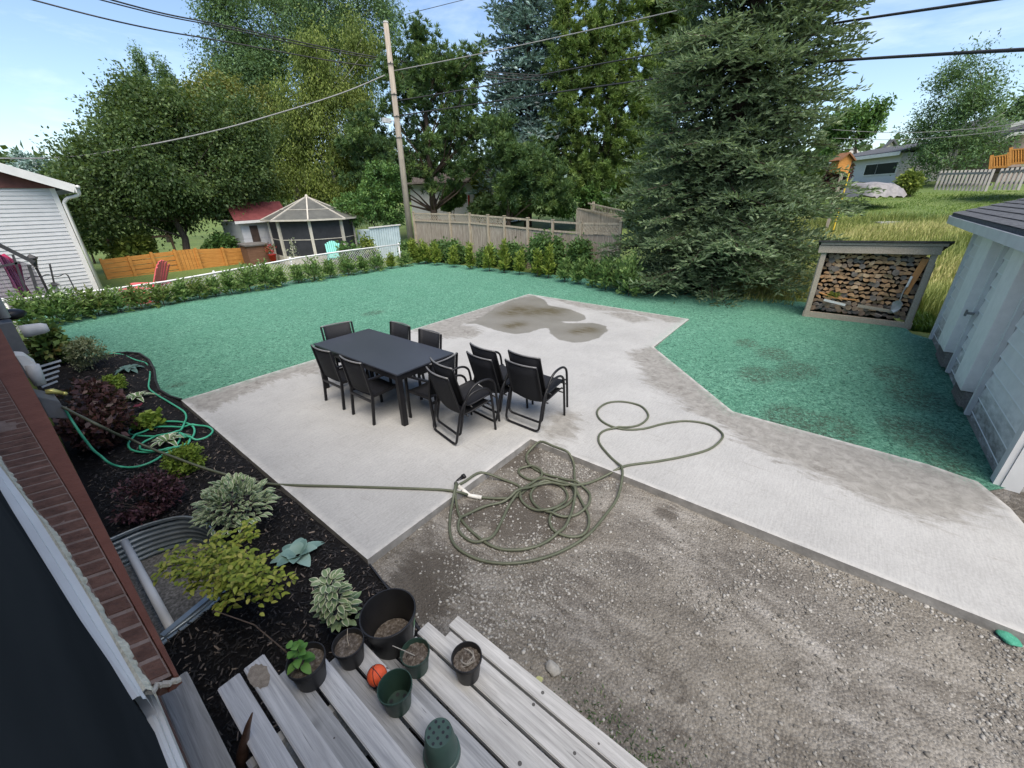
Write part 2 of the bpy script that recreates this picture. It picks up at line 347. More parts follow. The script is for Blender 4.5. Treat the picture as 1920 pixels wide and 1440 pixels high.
def m_conc():
    m,t,b=nodes('concrete'); v=coord(t,'World'); vb=coord(t,'World',(1.2,14,1),(0,0,.0))
    n=noise(t,v,1.3,6,.6); br=noise(t,vb,5,5,.7); fine=noise(t,v,45,4,.7); sp=noise(t,v,9,6,.75,.6); jig=noise(t,v,4.5,7,.7); jigs=noise(t,coord(t,'World',(3.2,1,1)),2.6,8,.74,.5)
    c=ramp(t,n,[(.32,(.225,.228,.226)),(.5,(.285,.288,.285)),(.68,(.345,.348,.345))]); c=mixc(t,.38,c,ramp(t,br,[(.3,(.20,.202,.198)),(.65,(.41,.412,.406))]))
    c=mixc(t,.25,c,ramp(t,fine,[(.3,(.22,.22,.215)),(.7,(.50,.50,.495))]))
    c=mixc(t,ramp(t,sp,[(.56,(0,0,0)),(.72,(.6,.6,.6))]),c,(.245,.245,.235))
    def mask(a,w,j): return mth(t,'MULTIPLY_ADD',mth(t,'ADD',attr(t,a),mth(t,'MULTIPLY',mth(t,'SUBTRACT',jig if a=='wet' else jigs,.5),j)),1/w,.5,clamp=True)
    damp=mask('damp',.15,1.0); wet=mask('wet',.035,.16)
    dcol=ramp(t,sp,[(.3,(.115,.110,.10)),(.5,(.20,.194,.18)),(.68,(.27,.264,.248))]); c=mixc(t,mth(t,'MULTIPLY',damp,.88),c,dcol); stk=ramp(t,noise(t,coord(t,'World',(9,.9,1),(0,0,.2)),2.0,6,.7,.4),[(.60,(0,0,0)),(.74,(.55,.55,.55))]); c=mixc(t,stk,c,(.20,.19,.175))
    blot=ramp(t,noise(t,v,2.6,5,.7,.8),[(.58,(0,0,0)),(.70,(1,1,1))]); c=mixc(t,mth(t,'MULTIPLY',mth(t,'MULTIPLY',blot,damp),.75),c,(.10,.09,.08))
    wcol=ramp(t,n,[(.3,(.155,.15,.135)),(.7,(.20,.195,.18))]); c=mixc(t,wet,c,wcol)
    al=mth(t,'MULTIPLY',attr(t,'algae'),ramp(t,noise(t,coord(t,'World',(5,1,1),(0,0,.4)),2.6,6,.75),[(.33,(0,0,0)),(.54,(1,1,1))])); c=mixc(t,mth(t,'MULTIPLY',al,.95,clamp=True),c,(.070,.054,.022))
    rim=mth(t,'SUBTRACT',1.0,mth(t,'DIVIDE',attr(t,'rim'),.07),clamp=True); rim=mth(t,'MULTIPLY',rim,ramp(t,noise(t,v,7,5,.7),[(.38,(.1,.1,.1)),(.6,(.85,.85,.85))])); c=mixc(t,rim,c,(.46,.452,.435))
    sp2=mth(t,'MULTIPLY',mth(t,'SUBTRACT',1.0,mth(t,'DIVIDE',attr(t,'spray'),.22),clamp=True),ramp(t,noise(t,v,38,5,.75,.6),[(.52,(0,0,0)),(.60,(1,1,1))])); sp2=mth(t,'MULTIPLY',sp2,ramp(t,noise(t,v,1.7,4,.6),[(.42,(.1,.1,.1)),(.6,(1,1,1))])); c=mixc(t,sp2,c,(.11,.27,.19)); jt=t.nodes.new('ShaderNodeSeparateXYZ'); t.links.new(v,jt.inputs[0]); t.links.new(c,b.inputs['Base Color']); b.inputs['Specular IOR Level'].default_value=.4
    t.links.new(mth(t,'SUBTRACT',.88,mth(t,'MULTIPLY',wet,.50)),b.inputs['Roughness'])
    bump(t,b,mth(t,'ADD',br,mth(t,'MULTIPLY',fine,.6)),.22,.006); return m
MCONC=m_conc()
sheet('patio_slab',SLAB,.07,lambda X,Y:0*X,MCONC,slabatts())
mb=MB()
for i in range(len(SLAB)):
    a=SLAB[i]; b=SLAB[(i+1)%len(SLAB)]; mb.add([(a[0],a[1],0),(b[0],b[1],0),(b[0],b[1],-.13),(a[0],a[1],-.13)],[(3,2,1,0)])
tag(obj('slab_edge',mb,surf('slab_side',[(.17,.165,.155),(.30,.29,.275)],7,.9,.5,kind='World')),kind='structure')
# ---- gravel yard
GRAV=[(1.12,2.46),(1.02,1.5),(.2,.6),(-.1,.3),(-.1,-5),(3.6,-5),(3.52,2.56),(1.16,2.56)]
def gz(X,Y): return -.085+.012*np.sin(X*3.1+Y)*np.cos(Y*2.3)+.008*np.sin(X*7.3)*np.sin(Y*6.1)+.006*np.sin(X*17+Y*3)*np.sin(Y*15)
SOIL=[(800,1090,70),(770,1120,50),(760,1085,30)]
def soil(X,Y):
    v=np.zeros_like(X)
    for px,py,r in SOIL+[(960,850,60),(990,960,70),(890,960,40),(1250,960,25),(1260,965,20)]:
        c=g(px,py,-.08); rr=r*mpp(px,py,math.hypot(c.x,c.y))*1.3; v=np.maximum(v,(1.0 if py<1125 and r in (70,50,30) else .75 if py<1000 else .60)*np.exp(-((X-c.x)**2+(Y-c.y)**2)/rr**2))
    return np.maximum(v,.34*np.exp(-((X-1.3)/1.5)**2)+.05)
def m_grav():
    m,t,b=nodes('gravel_ground'); v=coord(t,'World'); n=noise(t,coord(t,'World',(1.7,.75,1),(0,0,.25)),1.35,9,.80,.7); n4=noise(t,v,.8,4,.6); fine=noise(t,v,160,3,.7)
    vo=t.nodes.new('ShaderNodeTexVoronoi'); vo.inputs['Scale'].default_value=55; t.links.new(v,vo.inputs['Vector'])
    vo2=t.nodes.new('ShaderNodeTexVoronoi'); vo2.inputs['Scale'].default_value=120; t.links.new(v,vo2.inputs['Vector'])
    def grey(o): s=t.nodes.new('ShaderNodeSeparateColor'); t.links.new(o,s.inputs[0]); return s.outputs[0]
    base=ramp(t,n,[(.40,(.030,.026,.021)),(.47,(.072,.065,.055)),(.54,(.17,.160,.143)),(.64,(.34,.328,.305))])
    peb=ramp(t,grey(vo.outputs['Color']),[(.0,(.07,.06,.05)),(.5,(.17,.158,.138)),(1,(.36,.345,.32))])
    peb2=ramp(t,grey(vo2.outputs['Color']),[(.0,(.055,.049,.042)),(.6,(.18,.168,.15)),(1,(.40,.385,.36))])
    pm=mth(t,'MULTIPLY',mth(t,'LESS_THAN',vo.outputs['Distance'],.46),ramp(t,noise(t,v,3.2,4,.6),[(.42,(0,0,0)),(.62,(.8,.8,.8))]))
    c=mixc(t,.32,base,peb2); c=mixc(t,pm,c,peb); c=mixc(t,.25,c,ramp(t,fine,[(.3,(.05,.042,.035)),(.7,(.30,.28,.255))]))
    c=mixc(t,ramp(t,n4,[(.42,(0,0,0)),(.60,(.28,.28,.28))]),c,(.225,.205,.168))
    so=mth(t,'MULTIPLY',ramp(t,mth(t,'ADD',attr(t,'soil'),mth(t,'MULTIPLY',mth(t,'SUBTRACT',noise(t,coord(t,'World',(2.4,1.1,1),(0,0,.3)),2.1,9,.78,.8),.5),1.5)),[(.35,(0,0,0)),(.6,(1,1,1))]),.8); c=mixc(t,so,c,(.058,.050,.041))
    t.links.new(c,b.inputs['Base Color']); b.inputs['Roughness'].default_value=.9; b.inputs['Specular IOR Level'].default_value=.3
    bump(t,b,mth(t,'SUBTRACT',mth(t,'MULTIPLY',fine,.35),vo.outputs['Distance']),.9,.012); return m
sheet('gravel',GRAV,.06,gz,m_grav(),{'soil':soil})
DIRT=[(3.9,-4.8),(4.0,-1.7),(5.7,-1.5),(5.66,-1.9),(5.66,-4.8)]
sheet('dirt_strip',DIRT,.1,lambda X,Y: -.05+.012*np.sin(X*7)*np.sin(Y*6),bpy.data.materials['gravel_ground'],{'soil':lambda X,Y: .5+0*X})
def stones(name, pts, zf, rmin, rmax, mat, lab=None, flat=.6):
    ico=[]; 
    b=bmesh.new(); bmesh.ops.create_icosphere(b,subdivisions=1,radius=1); base=np.array([v.co[:] for v in b.verts]); fc=np.array([[v.index for v in f.verts] for f in b.faces]); b.free()
    X,Y=pts; n=len(X); sz=rmin+(rmax-rmin)*rng.random(n)**3.2
    sc=np.stack([rng.uniform(.75,1.35,n),rng.uniform(.6,1.0,n),rng.uniform(.4,.75,n)],1)*sz[:,None]
    V=base[None]*(1+rng.uniform(-.22,.22,(n,len(base),1)))*sc[:,None,:]; a=rng.uniform(0,2*PI,n); ca,sa=np.cos(a)[:,None],np.sin(a)[:,None]
    x=V[:,:,0]*ca-V[:,:,1]*sa; y=V[:,:,0]*sa+V[:,:,1]*ca; z=V[:,:,2]+ (zf(X,Y)+sz*.22)[:,None]
    V=np.stack([x+X[:,None],y+Y[:,None],z],-1).reshape(-1,3); Fc=(fc[None]+(np.arange(n)*len(base))[:,None,None]).reshape(-1,3)
    return tag(npobj(name,V,Fc,mat,att={'rnd':('FACE',np.repeat(rng.random(n),len(fc)))},smooth=False),kind='stuff')
MSTONE=leafmat('pebble',[(.10,.093,.082),(.18,.172,.157),(.25,.243,.225),(.34,.33,.31)],0,.85)
def scatter(n, x0,x1,y0,y1, poly, dens=None):
    X=rng.uniform(x0,x1,n); Y=rng.uniform(y0,y1,n); k=sdf(X,Y,poly)>.01
    if dens is not None: k&=rng.random(n)<dens(X,Y)
    return X[k],Y[k]
def gd(X,Y):
    q=np.sin(X*2.3+1.2*np.sin(Y*1.7))*np.sin(Y*1.9+X)+.6*np.sin(X*5.1+Y*3+1.5*np.sin(Y*4.3))*np.sin(Y*6.2-X*2)+.35*np.sin(X*11+Y*7)*np.sin(Y*13-X*5)
    return np.clip(.30+.85*q,.10,1)*(1-.8*soil(X,Y))
stones('gravel_stones',scatter(120000,.9,3.46,-4.0,2.5,GRAV,gd),gz,.003,.016,MSTONE)
# ---- mulch bed
WELL=[(-.22,4.56),(.05,4.54),(.22,4.48),(.36,4.38),(.45,4.20),(.48,3.98),(.46,3.60),(.42,3.32),(.33,3.17),(.14,3.09),(-.22,3.03)]
MULCH=[(-.12,.2),(.3,.6),(.98,1.45),(1.12,2.0),(1.14,2.55),(1.16,7.40)]+[(p.x,p.y) for p in reversed(MULCH_EDGE)]+[(.6,11.7),(.10,12.7),(-.14,12.7),(-.14,4.56)]+WELL+[(-.13,3.05)]
def mz(X,Y): return -.052+.018*np.sin(X*5+Y*2)*np.sin(Y*4.1)+.01*np.sin(X*13)*np.sin(Y*11+X*4)
m,t,b=nodes('mulch_soil'); v=coord(t,'World'); n=noise(t,v,40,6,.75,1); t.links.new(ramp(t,n,[(.35,(.004,.004,.005)),(.6,(.013,.012,.013)),(.75,(.030,.027,.026))]),b.inputs['Base Color']); b.inputs['Roughness'].default_value=.85; b.inputs['Specular IOR Level'].default_value=.2; bump(t,b,n,1,.03)
sheet('mulch_bed',MULCH,.06,mz,m)
def chips():
    X,Y=scatter(26000,-.1,1.6,.3,11.5,MULCH,lambda X,Y: np.where(Y<6,1.0,.45)); n=len(X); a=rng.uniform(0,PI,n); Lh=rng.uniform(.008,.030,n); Wd=rng.uniform(.002,.006,n); ti=rng.uniform(-.5,.5,n)
    d=np.stack([np.cos(a)*np.cos(ti),np.sin(a)*np.cos(ti),np.sin(ti)],1); s=np.stack([-np.sin(a),np.cos(a),rng.uniform(-.5,.5,n)],1)
    c=np.stack([X,Y,mz(X,Y)+.008+rng.random(n)*.012],1); up=np.array([0,0,.0035]); V=np.stack([c-d*Lh[:,None]-s*Wd[:,None],c+d*Lh[:,None]-s*Wd[:,None],c+d*Lh[:,None]*.8+s*Wd[:,None],c-d*Lh[:,None]*.9+s*Wd[:,None],c+up-d*Lh[:,None]*.7,c+up+d*Lh[:,None]*.7],1).reshape(-1,3)
    o=(np.arange(n)*6)[:,None]; Fc=np.concatenate([o+np.array([[0,1,5,4]]),o+np.array([[2,3,4,5]])]); r=rng.random(n)**3
    return tag(npobj('mulch_chips',V,Fc,leafmat('bark_chip',[(.006,.006,.007),(.020,.019,.02),(.05,.045,.045),(.20,.16,.13)],0,.7),att={'rnd':('FACE',np.concatenate([r,r]))}),kind='stuff')
chips()
# black plastic edging along the bed
mb=MB(); pts=[Vector((p.x,p.y,-.02)) for p in MULCH_EDGE]; mb.tube(pts,.018,6); tag(obj('garden_edging',mb,surf('edging',[(.012,.012,.013),(.025,.025,.027)],20,.5)),'black plastic edging curving between mulch bed and green lawn','garden edging')
mb=MB(); mb.bar((1.145,2.47,-.07),(1.0,1.50,-.07),.012,.09); tag(obj('garden_edging',mb,bpy.data.materials['edging']),'straight black plastic edging between mulch bed and gravel','garden edging')
# ================================================================== foliage
def unit(a): return a/np.maximum(1e-9,np.linalg.norm(a,axis=-1,keepdims=True))
def rdir(n): return unit(rng.normal(size=(n,3)))
def cards(P,D,N,L,W,mid=.45):
    """diamond leaves: root P, direction D, face normal about N; returns verts, faces"""
    D=unit(D); S=unit(np.cross(D,N)); Nn=np.cross(S,D); L=np.broadcast_to(L,(len(P),))[:,None]; W=np.broadcast_to(W,(len(P),))[:,None]
    m=P+D*L*mid+Nn*L*.06
    V=np.stack([P,m+S*W*.5,P+D*L-Nn*L*.05,m-S*W*.5],1).reshape(-1,3)
    return V,np.arange(len(P)*4).reshape(-1,4)
class Fol:
    def __init__(s): s.V=[];s.F=[];s.R=[];s.E=[];s.n=0
    def add(s,V,Fc,r,e=None):
        s.V.append(V); s.F.append(Fc+s.n); s.n+=len(V); s.R.append(r); s.E.append(np.zeros(len(r)) if e is None else e)
    def cards(s,P,D,N,L,W,r,mid=.45):
        if len(P): V,Fc=cards(P,D,N,L,W,mid); s.add(V,Fc,r)
    def build(s,name,mat,parent=None,world=False):
        return npobj(name,np.concatenate(s.V),np.concatenate(s.F),mat,parent,world,{'rnd':('FACE',np.clip(np.concatenate(s.R),0,1)),'edge':('FACE',np.concatenate(s.E))})
MBARK=wood('bark_grey',(.045,.036,.030),(.15,.125,.10),(9,9,1.5),.9,4,.8); MBARKB=wood('bark_birch',(.25,.235,.21),(.60,.585,.55),(2,2,9),.8,3,.3); MBARKR=wood('bark_brown',(.035,.026,.021),(.115,.085,.066),(9,9,1.5),.9,4,.8)
def lobes_px(lst, dist, dep=1.0):
    out=[]
    for q in lst:
        px,py,rx,ry=q[:4]; dd=dist+(q[4] if len(q)>4 else 0); m=mpp(px,py,dd); c=at(px,py,dd); out.append((np.array(c),np.array([rx*m,rx*m*dep,ry*m])))
    return out
def leafy(fol, lobes, ncl, per, L, W, tl=.8, spread=.18, droop=.25, up=.15, shell=.5, rr=(.0,1)):
    ar=np.array([l[1][0]*l[1][2]+l[1][0]*l[1][1] for l in lobes]); pick=rng.choice(len(lobes),ncl,p=ar/ar.sum())
    C=np.array([l[0] for l in lobes])[pick]; Rr=np.array([l[1] for l in lobes])[pick]
    K=11; BG=rdir(len(lobes)*K).reshape(len(lobes),K,3); u=unit(BG[pick,rng.integers(0,K,ncl)]+rng.normal(size=(ncl,3))*.34); Rr=np.maximum(Rr*.45,Rr-.62*tl-.8*spread); rad=(shell+(1-shell)*rng.random(ncl)**.55)*np.clip(rng.normal(1,.07,ncl),.8,1.06)
    bumpy=1+.16*np.sin(u[:,0]*7+pick)*np.sin(u[:,2]*6+pick*2); p=C+u*Rr*(rad*bumpy)[:,None]
    td=unit(unit(u/Rr)+rdir(ncl)*.45+np.array([0,0,up])); tlen=tl*rng.uniform(.5,1.3,ncl)
    s=rng.random((ncl,per)); P=p[:,None]+td[:,None]*(s*tlen[:,None])[...,None]+rdir(ncl*per).reshape(ncl,per,3)*(spread*1.7*rng.random((ncl,per,1))**.5); P=P.reshape(-1,3)
    D=unit(np.repeat(td,per,0)*.6+rdir(ncl*per)*.8-np.array([0,0,droop])); N=unit(rdir(ncl*per)+np.array([0,0,.8]))
    base=rng.random(ncl)*.7+.12; r=np.repeat(base,per)+rng.normal(0,.11,ncl*per); r=rr[0]+r*(rr[1]-rr[0])
    sz=rng.uniform(.65,1.25,ncl*per); fol.cards(P,D,N,L*sz,W*sz,r); return p,td,tlen
def limbs(mb, base, top, lobes, r0, k=1.0, wob=.12, sub=3):
    base=Vector(base); top=Vector(top); n=7; pts=[]; 
    for i in range(n): t=i/(n-1); pts.append(base.lerp(top,t)+Vector((rng.normal(0,wob),rng.normal(0,wob),0))*min(1,t*3)*(1-t*.5))
    mb.tube(pts,[r0*(1-.82*i/(n-1))*(1.25 if i==0 else 1) for i in range(n)],9)
    for c,R in lobes:
        for q in range(sub):
            e=Vector(c)+Vector(rdir(1)[0]*R*.75*(0 if q==0 else 1)); h=max(0.22,min(.93,((e.z-base.z)*.82)/max(.1,(top.z-base.z)))); a=pts[int(h*(n-1))]; m=a.lerp(e,.5)+Vector((rng.normal(0,.15),rng.normal(0,.15),-.04*(e-a).length))
            rb=r0*.34*(1-h*.5); mb.tube([a,a.lerp(m,.6),m,m.lerp(e,.6),e],[rb,rb*.8,rb*.6,rb*.4,rb*.12],6)
LEAF={}
def lm(nm,cols,trans=.3,rough=.55,edge=None):
    if nm not in LEAF: LEAF[nm]=leafmat(nm,cols,trans,rough,edge)
    return LEAF[nm]
M_DARK=lm('leaf_dark',[(0.025,0.050,0.018),(0.054,0.099,0.034),(0.095,0.151,0.052),(0.168,0.230,0.081)]); M_MID=lm('leaf_mid',[(0.029,0.073,0.024),(0.065,0.146,0.040),(0.110,0.212,0.058),(0.175,0.291,0.081)])
M_WIL=lm('leaf_greygreen',[(0.040,0.084,0.038),(0.081,0.153,0.065),(0.131,0.226,0.095),(0.218,0.335,0.146)]); M_YEL=lm('leaf_yellowgreen',[(0.067,0.103,0.022),(0.128,0.182,0.036),(0.206,0.261,0.055),(0.327,0.363,0.073)])
M_OLV=lm('leaf_olive',[(0.060,0.084,0.022),(0.120,0.150,0.036),(0.192,0.216,0.054),(0.288,0.264,0.072)]); M_PINE=lm('needle_pine',[(0.043,0.084,0.025),(0.095,0.161,0.040),(0.166,0.245,0.057),(0.273,0.345,0.093)],.2)
M_DPINE=lm('needle_dark',[(0.024,0.057,0.029),(0.057,0.115,0.044),(0.119,0.194,0.061),(0.227,0.312,0.092)],.2); M_BLUE=lm('needle_blue',[(0.082,0.138,0.121),(0.179,0.276,0.251),(0.324,0.454,0.430),(0.550,0.550,0.550)],.12)
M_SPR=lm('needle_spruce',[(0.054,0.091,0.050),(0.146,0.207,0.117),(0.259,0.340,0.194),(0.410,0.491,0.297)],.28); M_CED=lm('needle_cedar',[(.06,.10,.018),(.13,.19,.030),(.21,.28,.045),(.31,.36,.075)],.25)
M_CED2=lm('needle_cedar_deep',[(0.052,0.109,0.037),(0.103,0.190,0.057),(0.172,0.270,0.081),(0.253,0.345,0.115)],.25); M_RUST=lm('needle_rust',[(.045,.085,.028),(.09,.155,.04),(.14,.20,.055),(.24,.14,.05)],.25)
def tree(name,label,basepx,dist,lobes,mat,ncl,per,L,W,r0=.22,group='trees behind the yard',dep=.8,bark=None,topf=.72,zb=None,sub=3,**kw):
    b=at(*basepx,dist); b.z=hgt2(b.x,b.y) if zb is None else zb
    lb=lobes_px(lobes,dist,dep); t=thing(name,label,'tree',b,0,group); fo=Fol(); leafy(fo,lb,ncl,per,L,W,**kw); fo.build('crown',mat,t,True)
    zt=max(l[0][2]+l[1][2] for l in lb); cx=sum(l[0][0] for l in lb)/len(lb); cy=sum(l[0][1] for l in lb)/len(lb); mb=MB()
    limbs(mb,b-Vector((0,0,.1)),Vector((cx*.6+b.x*.4,cy*.6+b.y*.4,b.z+(zt-b.z)*topf)),lb,r0,sub=sub); obj('trunk',mb,bark or MBARK,t,True,smooth=True); return t,lb
def spruce(name,label,base,h,prof,nwh,nbr,mat,seed,shoot=(.17,.05),sp2=.15,sp3=.10,z0=.3,group=None,droopf=.35,bark=None,r0=.2,lean=0):
    global rng; keep=rng; rng=np.random.default_rng(seed)
    base=Vector(base); t=thing(name,label,'tree',base,0,group); fo=Fol(); mb=MB(); mb.tube([base-Vector((0,0,.1)),base+Vector((0,0,h*.3)),base+Vector((0,0,h*.7)),base+Vector((0,0,h))],[r0*1.2,r0*.85,r0*.42,.012],9)
    PP=[];DD=[];RR=[];SS=[]
    for i in range(nwh):
        f=(i+.3)/nwh; z=z0+(h-z0)*f**1.0; k=nbr if f<.8 else max(4,int(nbr*.6)); off=rng.uniform(0,6.28)
        for j in range(k):
            a=off+6.283*j/k+rng.normal(0,.22); zz=z+rng.normal(0,.9*(h-z0)/nwh); Lb=prof(min(1,max(0,zz/h)))*rng.uniform(.78,1.12)
            if Lb<.12: continue
            rad=np.array([math.cos(a),math.sin(a),0]); tan=np.array([-math.sin(a),math.cos(a),0]); rise=.32 if f>.75 else (.02 if f>.4 else -.12)
            s=np.arange(.12,1.0,sp2/Lb); s=s if len(s) else np.array([.6])
            ff=lambda q: np.array([0,0,1.])*(rise*q-droopf*q*q*(1-f)+ (.30*(1-f*.5))*q**3)[:,None]*Lb
            ax=np.array(base)+np.array([0,0,zz])+rad*(s*Lb)[:,None]+ff(s)
            e=s; tp=np.array([0,.5,1.]); mbp=np.array(base)+np.array([0,0,zz])+rad*(tp*Lb)[:,None]+ff(tp); mb.tube([Vector(q) for q in mbp],[.012+.008*Lb,.010+.004*Lb,.004],5,cap=False)
            tone=rng.normal(.42,.12)
            for sd in (-1,1):
                L2=Lb*.46*(1.05-s)**.75*rng.uniform(.65,1.15,len(s))+.10
                d2=unit(rad*.75+tan*sd*.72+np.array([0,0,1])*(rng.normal(.02,.26,len(s)))[:,None])
                for q in range(len(s)):
                    u=np.arange(.03,L2[q],sp3); m=len(u)
                    if m==0: u=np.array([L2[q]]); m=1
                    sag=-(u**2)*.16; p=ax[q]+d2[q]*u[:,None]+np.array([0,0,1.])*sag[:,None]
                    pr=np.cross(d2[q],[0,0,1.]); sgn=np.where(np.arange(m)%2==0,1,-1)
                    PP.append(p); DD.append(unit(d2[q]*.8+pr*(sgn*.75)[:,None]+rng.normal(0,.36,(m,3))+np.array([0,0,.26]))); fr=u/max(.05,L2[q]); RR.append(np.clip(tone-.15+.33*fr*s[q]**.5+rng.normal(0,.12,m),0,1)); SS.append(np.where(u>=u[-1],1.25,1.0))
    P=np.concatenate(PP);D=np.concatenate(DD);R_=np.concatenate(RR);S=np.concatenate(SS)*rng.uniform(.75,1.25,len(P)); N=unit(rdir(len(P))*.8+np.array([0,0,1.]))
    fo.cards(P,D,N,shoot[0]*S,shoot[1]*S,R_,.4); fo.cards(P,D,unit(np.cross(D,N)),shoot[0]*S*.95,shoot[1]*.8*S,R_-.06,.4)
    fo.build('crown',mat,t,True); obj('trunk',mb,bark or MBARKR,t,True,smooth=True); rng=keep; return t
def pine(name,label,basepx,dist,tops,mat,nb,tuft=26,L=.34,W=.05,r0=.22,group='trees behind the yard',topf=.97,flat=.5,lobes=None,zb=None):
    """tiers given as photo-pixel lobes (px,py,rx,ry); tufts of needles sit on branch ends inside them"""
    b=at(*basepx,dist); b.z=hgt2(b.x,b.y) if zb is None else zb; lb=lobes_px(tops,dist,.8); t=thing(name,label,'tree',b,0,group); fo=Fol(); mb=MB()
    ar=np.array([l[1][0]*l[1][2] for l in lb]); pk=rng.choice(len(lb),nb,p=ar/ar.sum()); C=np.array([l[0] for l in lb])[pk]; R=np.array([l[1] for l in lb])[pk]
    u=rdir(nb); p=C+u*R*(rng.random(nb)**.45)[:,None]; k=6
    # each branch end = k tufts strung outward
    ax=unit((p-C)/R+np.array([0,0,.35])+rdir(nb)*.5); q=(p[:,None]+ax[:,None]*(np.linspace(-.45,.4,k)[None,:,None])*rng.uniform(.6,1.3,(nb,1,1))+rng.normal(0,.10,(nb,k,3))).reshape(-1,3); axr=np.repeat(ax,k,0); n=len(q)
    P=np.repeat(q,tuft,0); D=unit(rdir(n*tuft)*.95+np.repeat(axr,tuft,0)*.75+np.array([0,0,.25])); tone=np.repeat(np.repeat(rng.normal(.45,.17,nb),k),tuft)+rng.normal(0,.14,n*tuft)
    fo.cards(P,D,rdir(n*tuft),L*rng.uniform(.7,1.2,n*tuft),W,tone,.5); fo.build('crown',mat,t,True)
    zt=max(l[0][2]+l[1][2] for l in lb); top=max(lb,key=lambda l:l[0][2]+l[1][2])[0]; limbs(mb,b-Vector((0,0,.1)),Vector((top[0],top[1],zt*topf)),lb,r0,sub=4,wob=.06); obj('trunk',mb,MBARKR,t,True,smooth=True); return t
# ------------------------------------------------------------------ the big trees
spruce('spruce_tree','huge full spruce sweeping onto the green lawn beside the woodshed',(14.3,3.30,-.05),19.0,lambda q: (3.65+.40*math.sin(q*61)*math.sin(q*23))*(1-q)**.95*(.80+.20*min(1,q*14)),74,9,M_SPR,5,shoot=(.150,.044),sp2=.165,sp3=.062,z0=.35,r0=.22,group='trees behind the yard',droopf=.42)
b=at(990,402,33); spruce('spruce_tree','tall narrow silvery blue spruce behind the wooden fence',(b.x,b.y,hgt2(b.x,b.y)),21.5,lambda q: 5.0*(1-q)**.75*(1 if q>.15 else q/.15*.5+.5),40,9,M_BLUE,9,shoot=(.32,.11),sp2=.30,sp3=.20,z0=4.0,r0=.26,group='trees behind the yard',droopf=.5,bark=MBARK)
tree('broad_tree','dark broad-crowned tree with several stems behind the orange board fence',(345,470),27,[(340,310,150,95),(230,330,100,75),(190,395,70,55),(300,240,110,70),(412,322,100,72),(260,200,50,45),(330,395,95,36,2),(458,322,60,42,2),(175,310,60,45),(225,250,50,50),(440,250,70,80)],M_DARK,3800,26,.155,.085,r0=.20,tl=.9,spread=.26,topf=.55,zb=-.2,sub=4)
tree('poplar_tree','slim pale-tipped poplar rising behind the dark broad tree',(300,400),46,[(262,115,10,34),(275,170,20,50),(310,150,17,45),(290,230,45,70),(318,215,26,60)],M_WIL,1100,20,.19,.075,r0=.2,tl=.6,spread=.14,up=1.2,rr=(.2,1.1))
tree('willow_tree','tall airy grey-green tree whose top leaves the picture behind the birch',(560,400),42,[(520,60,120,80),(620,10,110,80),(440,90,70,60),(690,40,80,70),(470,180,80,70),(560,170,120,90),(420,20,50,40),(520,-60,120,70),(400,140,45,35),(640,120,90,80)],M_WIL,4200,26,.21,.085,r0=.35,tl=1.3,spread=.34,droop=.5)
tree('birch_tree','weeping yellow-green birch beside the utility pole',(640,420),31,[(620,120,75,80),(640,220,85,85),(600,300,75,70),(560,190,60,60),(680,300,70,70),(680,70,45,60),(590,340,60,40),(660,370,70,45),(530,330,35,40)],M_YEL,3200,26,.145,.065,r0=.16,bark=MBARKB,tl=1.2,spread=.24,droop=1.2,up=-.5,rr=(-.1,.85))
tree('olive_tree','brownish olive tree between the dark broad tree and the birch',(410,400),38,[(420,200,65,55),(390,240,70,60),(460,260,70,60),(370,190,40,35),(480,210,50,50)],M_OLV,1500,24,.18,.09,r0=.16,bark=MBARKB,tl=1.0,spread=.28)
tree('round_tree','dense deep-green tree filling the gap above the red-roofed shed',(480,420),33,[(470,305,90,65),(520,275,70,55),(420,320,70,65),(500,330,70,38)],M_DARK,1700,26,.165,.09,r0=.18,spread=.28)
pine('pine_tree','dark spreading pine with bare lower limbs near the utility pole',(812,398),29,[(790,90,50,45),(800,150,75,40),(860,200,50,45),(760,200,60,45),(850,130,45,40),(700,250,60,40),(820,270,85,30),(760,300,80,35),(880,310,60,28),(700,330,60,45),(830,350,50,16),(870,240,50,30),(745,130,30,40),(890,120,25,30),(690,290,60,40)],M_DPINE,620,24,.30,.048,r0=.24)
pine('pine_tree','bright soft-needled pine between the blue and the big spruce',(1120,400),31,[(1100,60,55,60),(1160,30,60,60),(1070,140,60,60),(1150,140,75,65),(1090,230,75,55),(1180,230,70,60),(1060,300,60,40),(1150,310,90,50),(1210,160,50,60),(1110,350,90,40),(1060,20,30,40)],M_PINE,800,26,.32,.050,r0=.24)
pine('pine_tree','pine whose open top shows behind the big spruce',(1250,380),36,[(1250,60,45,55),(1230,0,45,40),(1290,-10,60,50),(1260,140,50,60),(1230,230,40,60)],M_PINE,420,24,.36,.055,r0=.22)
pine('pine_tree','shaded low pine behind the lattice top of the wooden fence',(955,395),27,[(965,335,45,30),(965,290,45,28),(1000,310,60,30),(960,365,35,22),(1040,360,45,30),(940,250,35,28)],M_DPINE,340,24,.30,.048,r0=.15)
tree('birch_tree','wind-blown birch beyond the picket fence',(1770,345),44,[(1790,180,70,60),(1750,250,60,60),(1830,230,60,60),(1790,290,70,45),(1850,180,40,45),(1820,130,30,35),(1740,310,40,30),(1860,280,30,30)],M_WIL,950,22,.20,.075,r0=.18,bark=MBARKB,tl=1.3,spread=.28,up=.5,zb=3.3)
tree('hedge_tree','tall clipped-looking cedar clump behind the pale bungalow',(1610,300),62,[(1600,240,40,45),(1640,235,25,45),(1570,235,30,40),(1550,270,30,30)],M_MID,330,20,.42,.18,r0=.2,tl=1.2,up=1.0,spread=.25,zb=4.2)
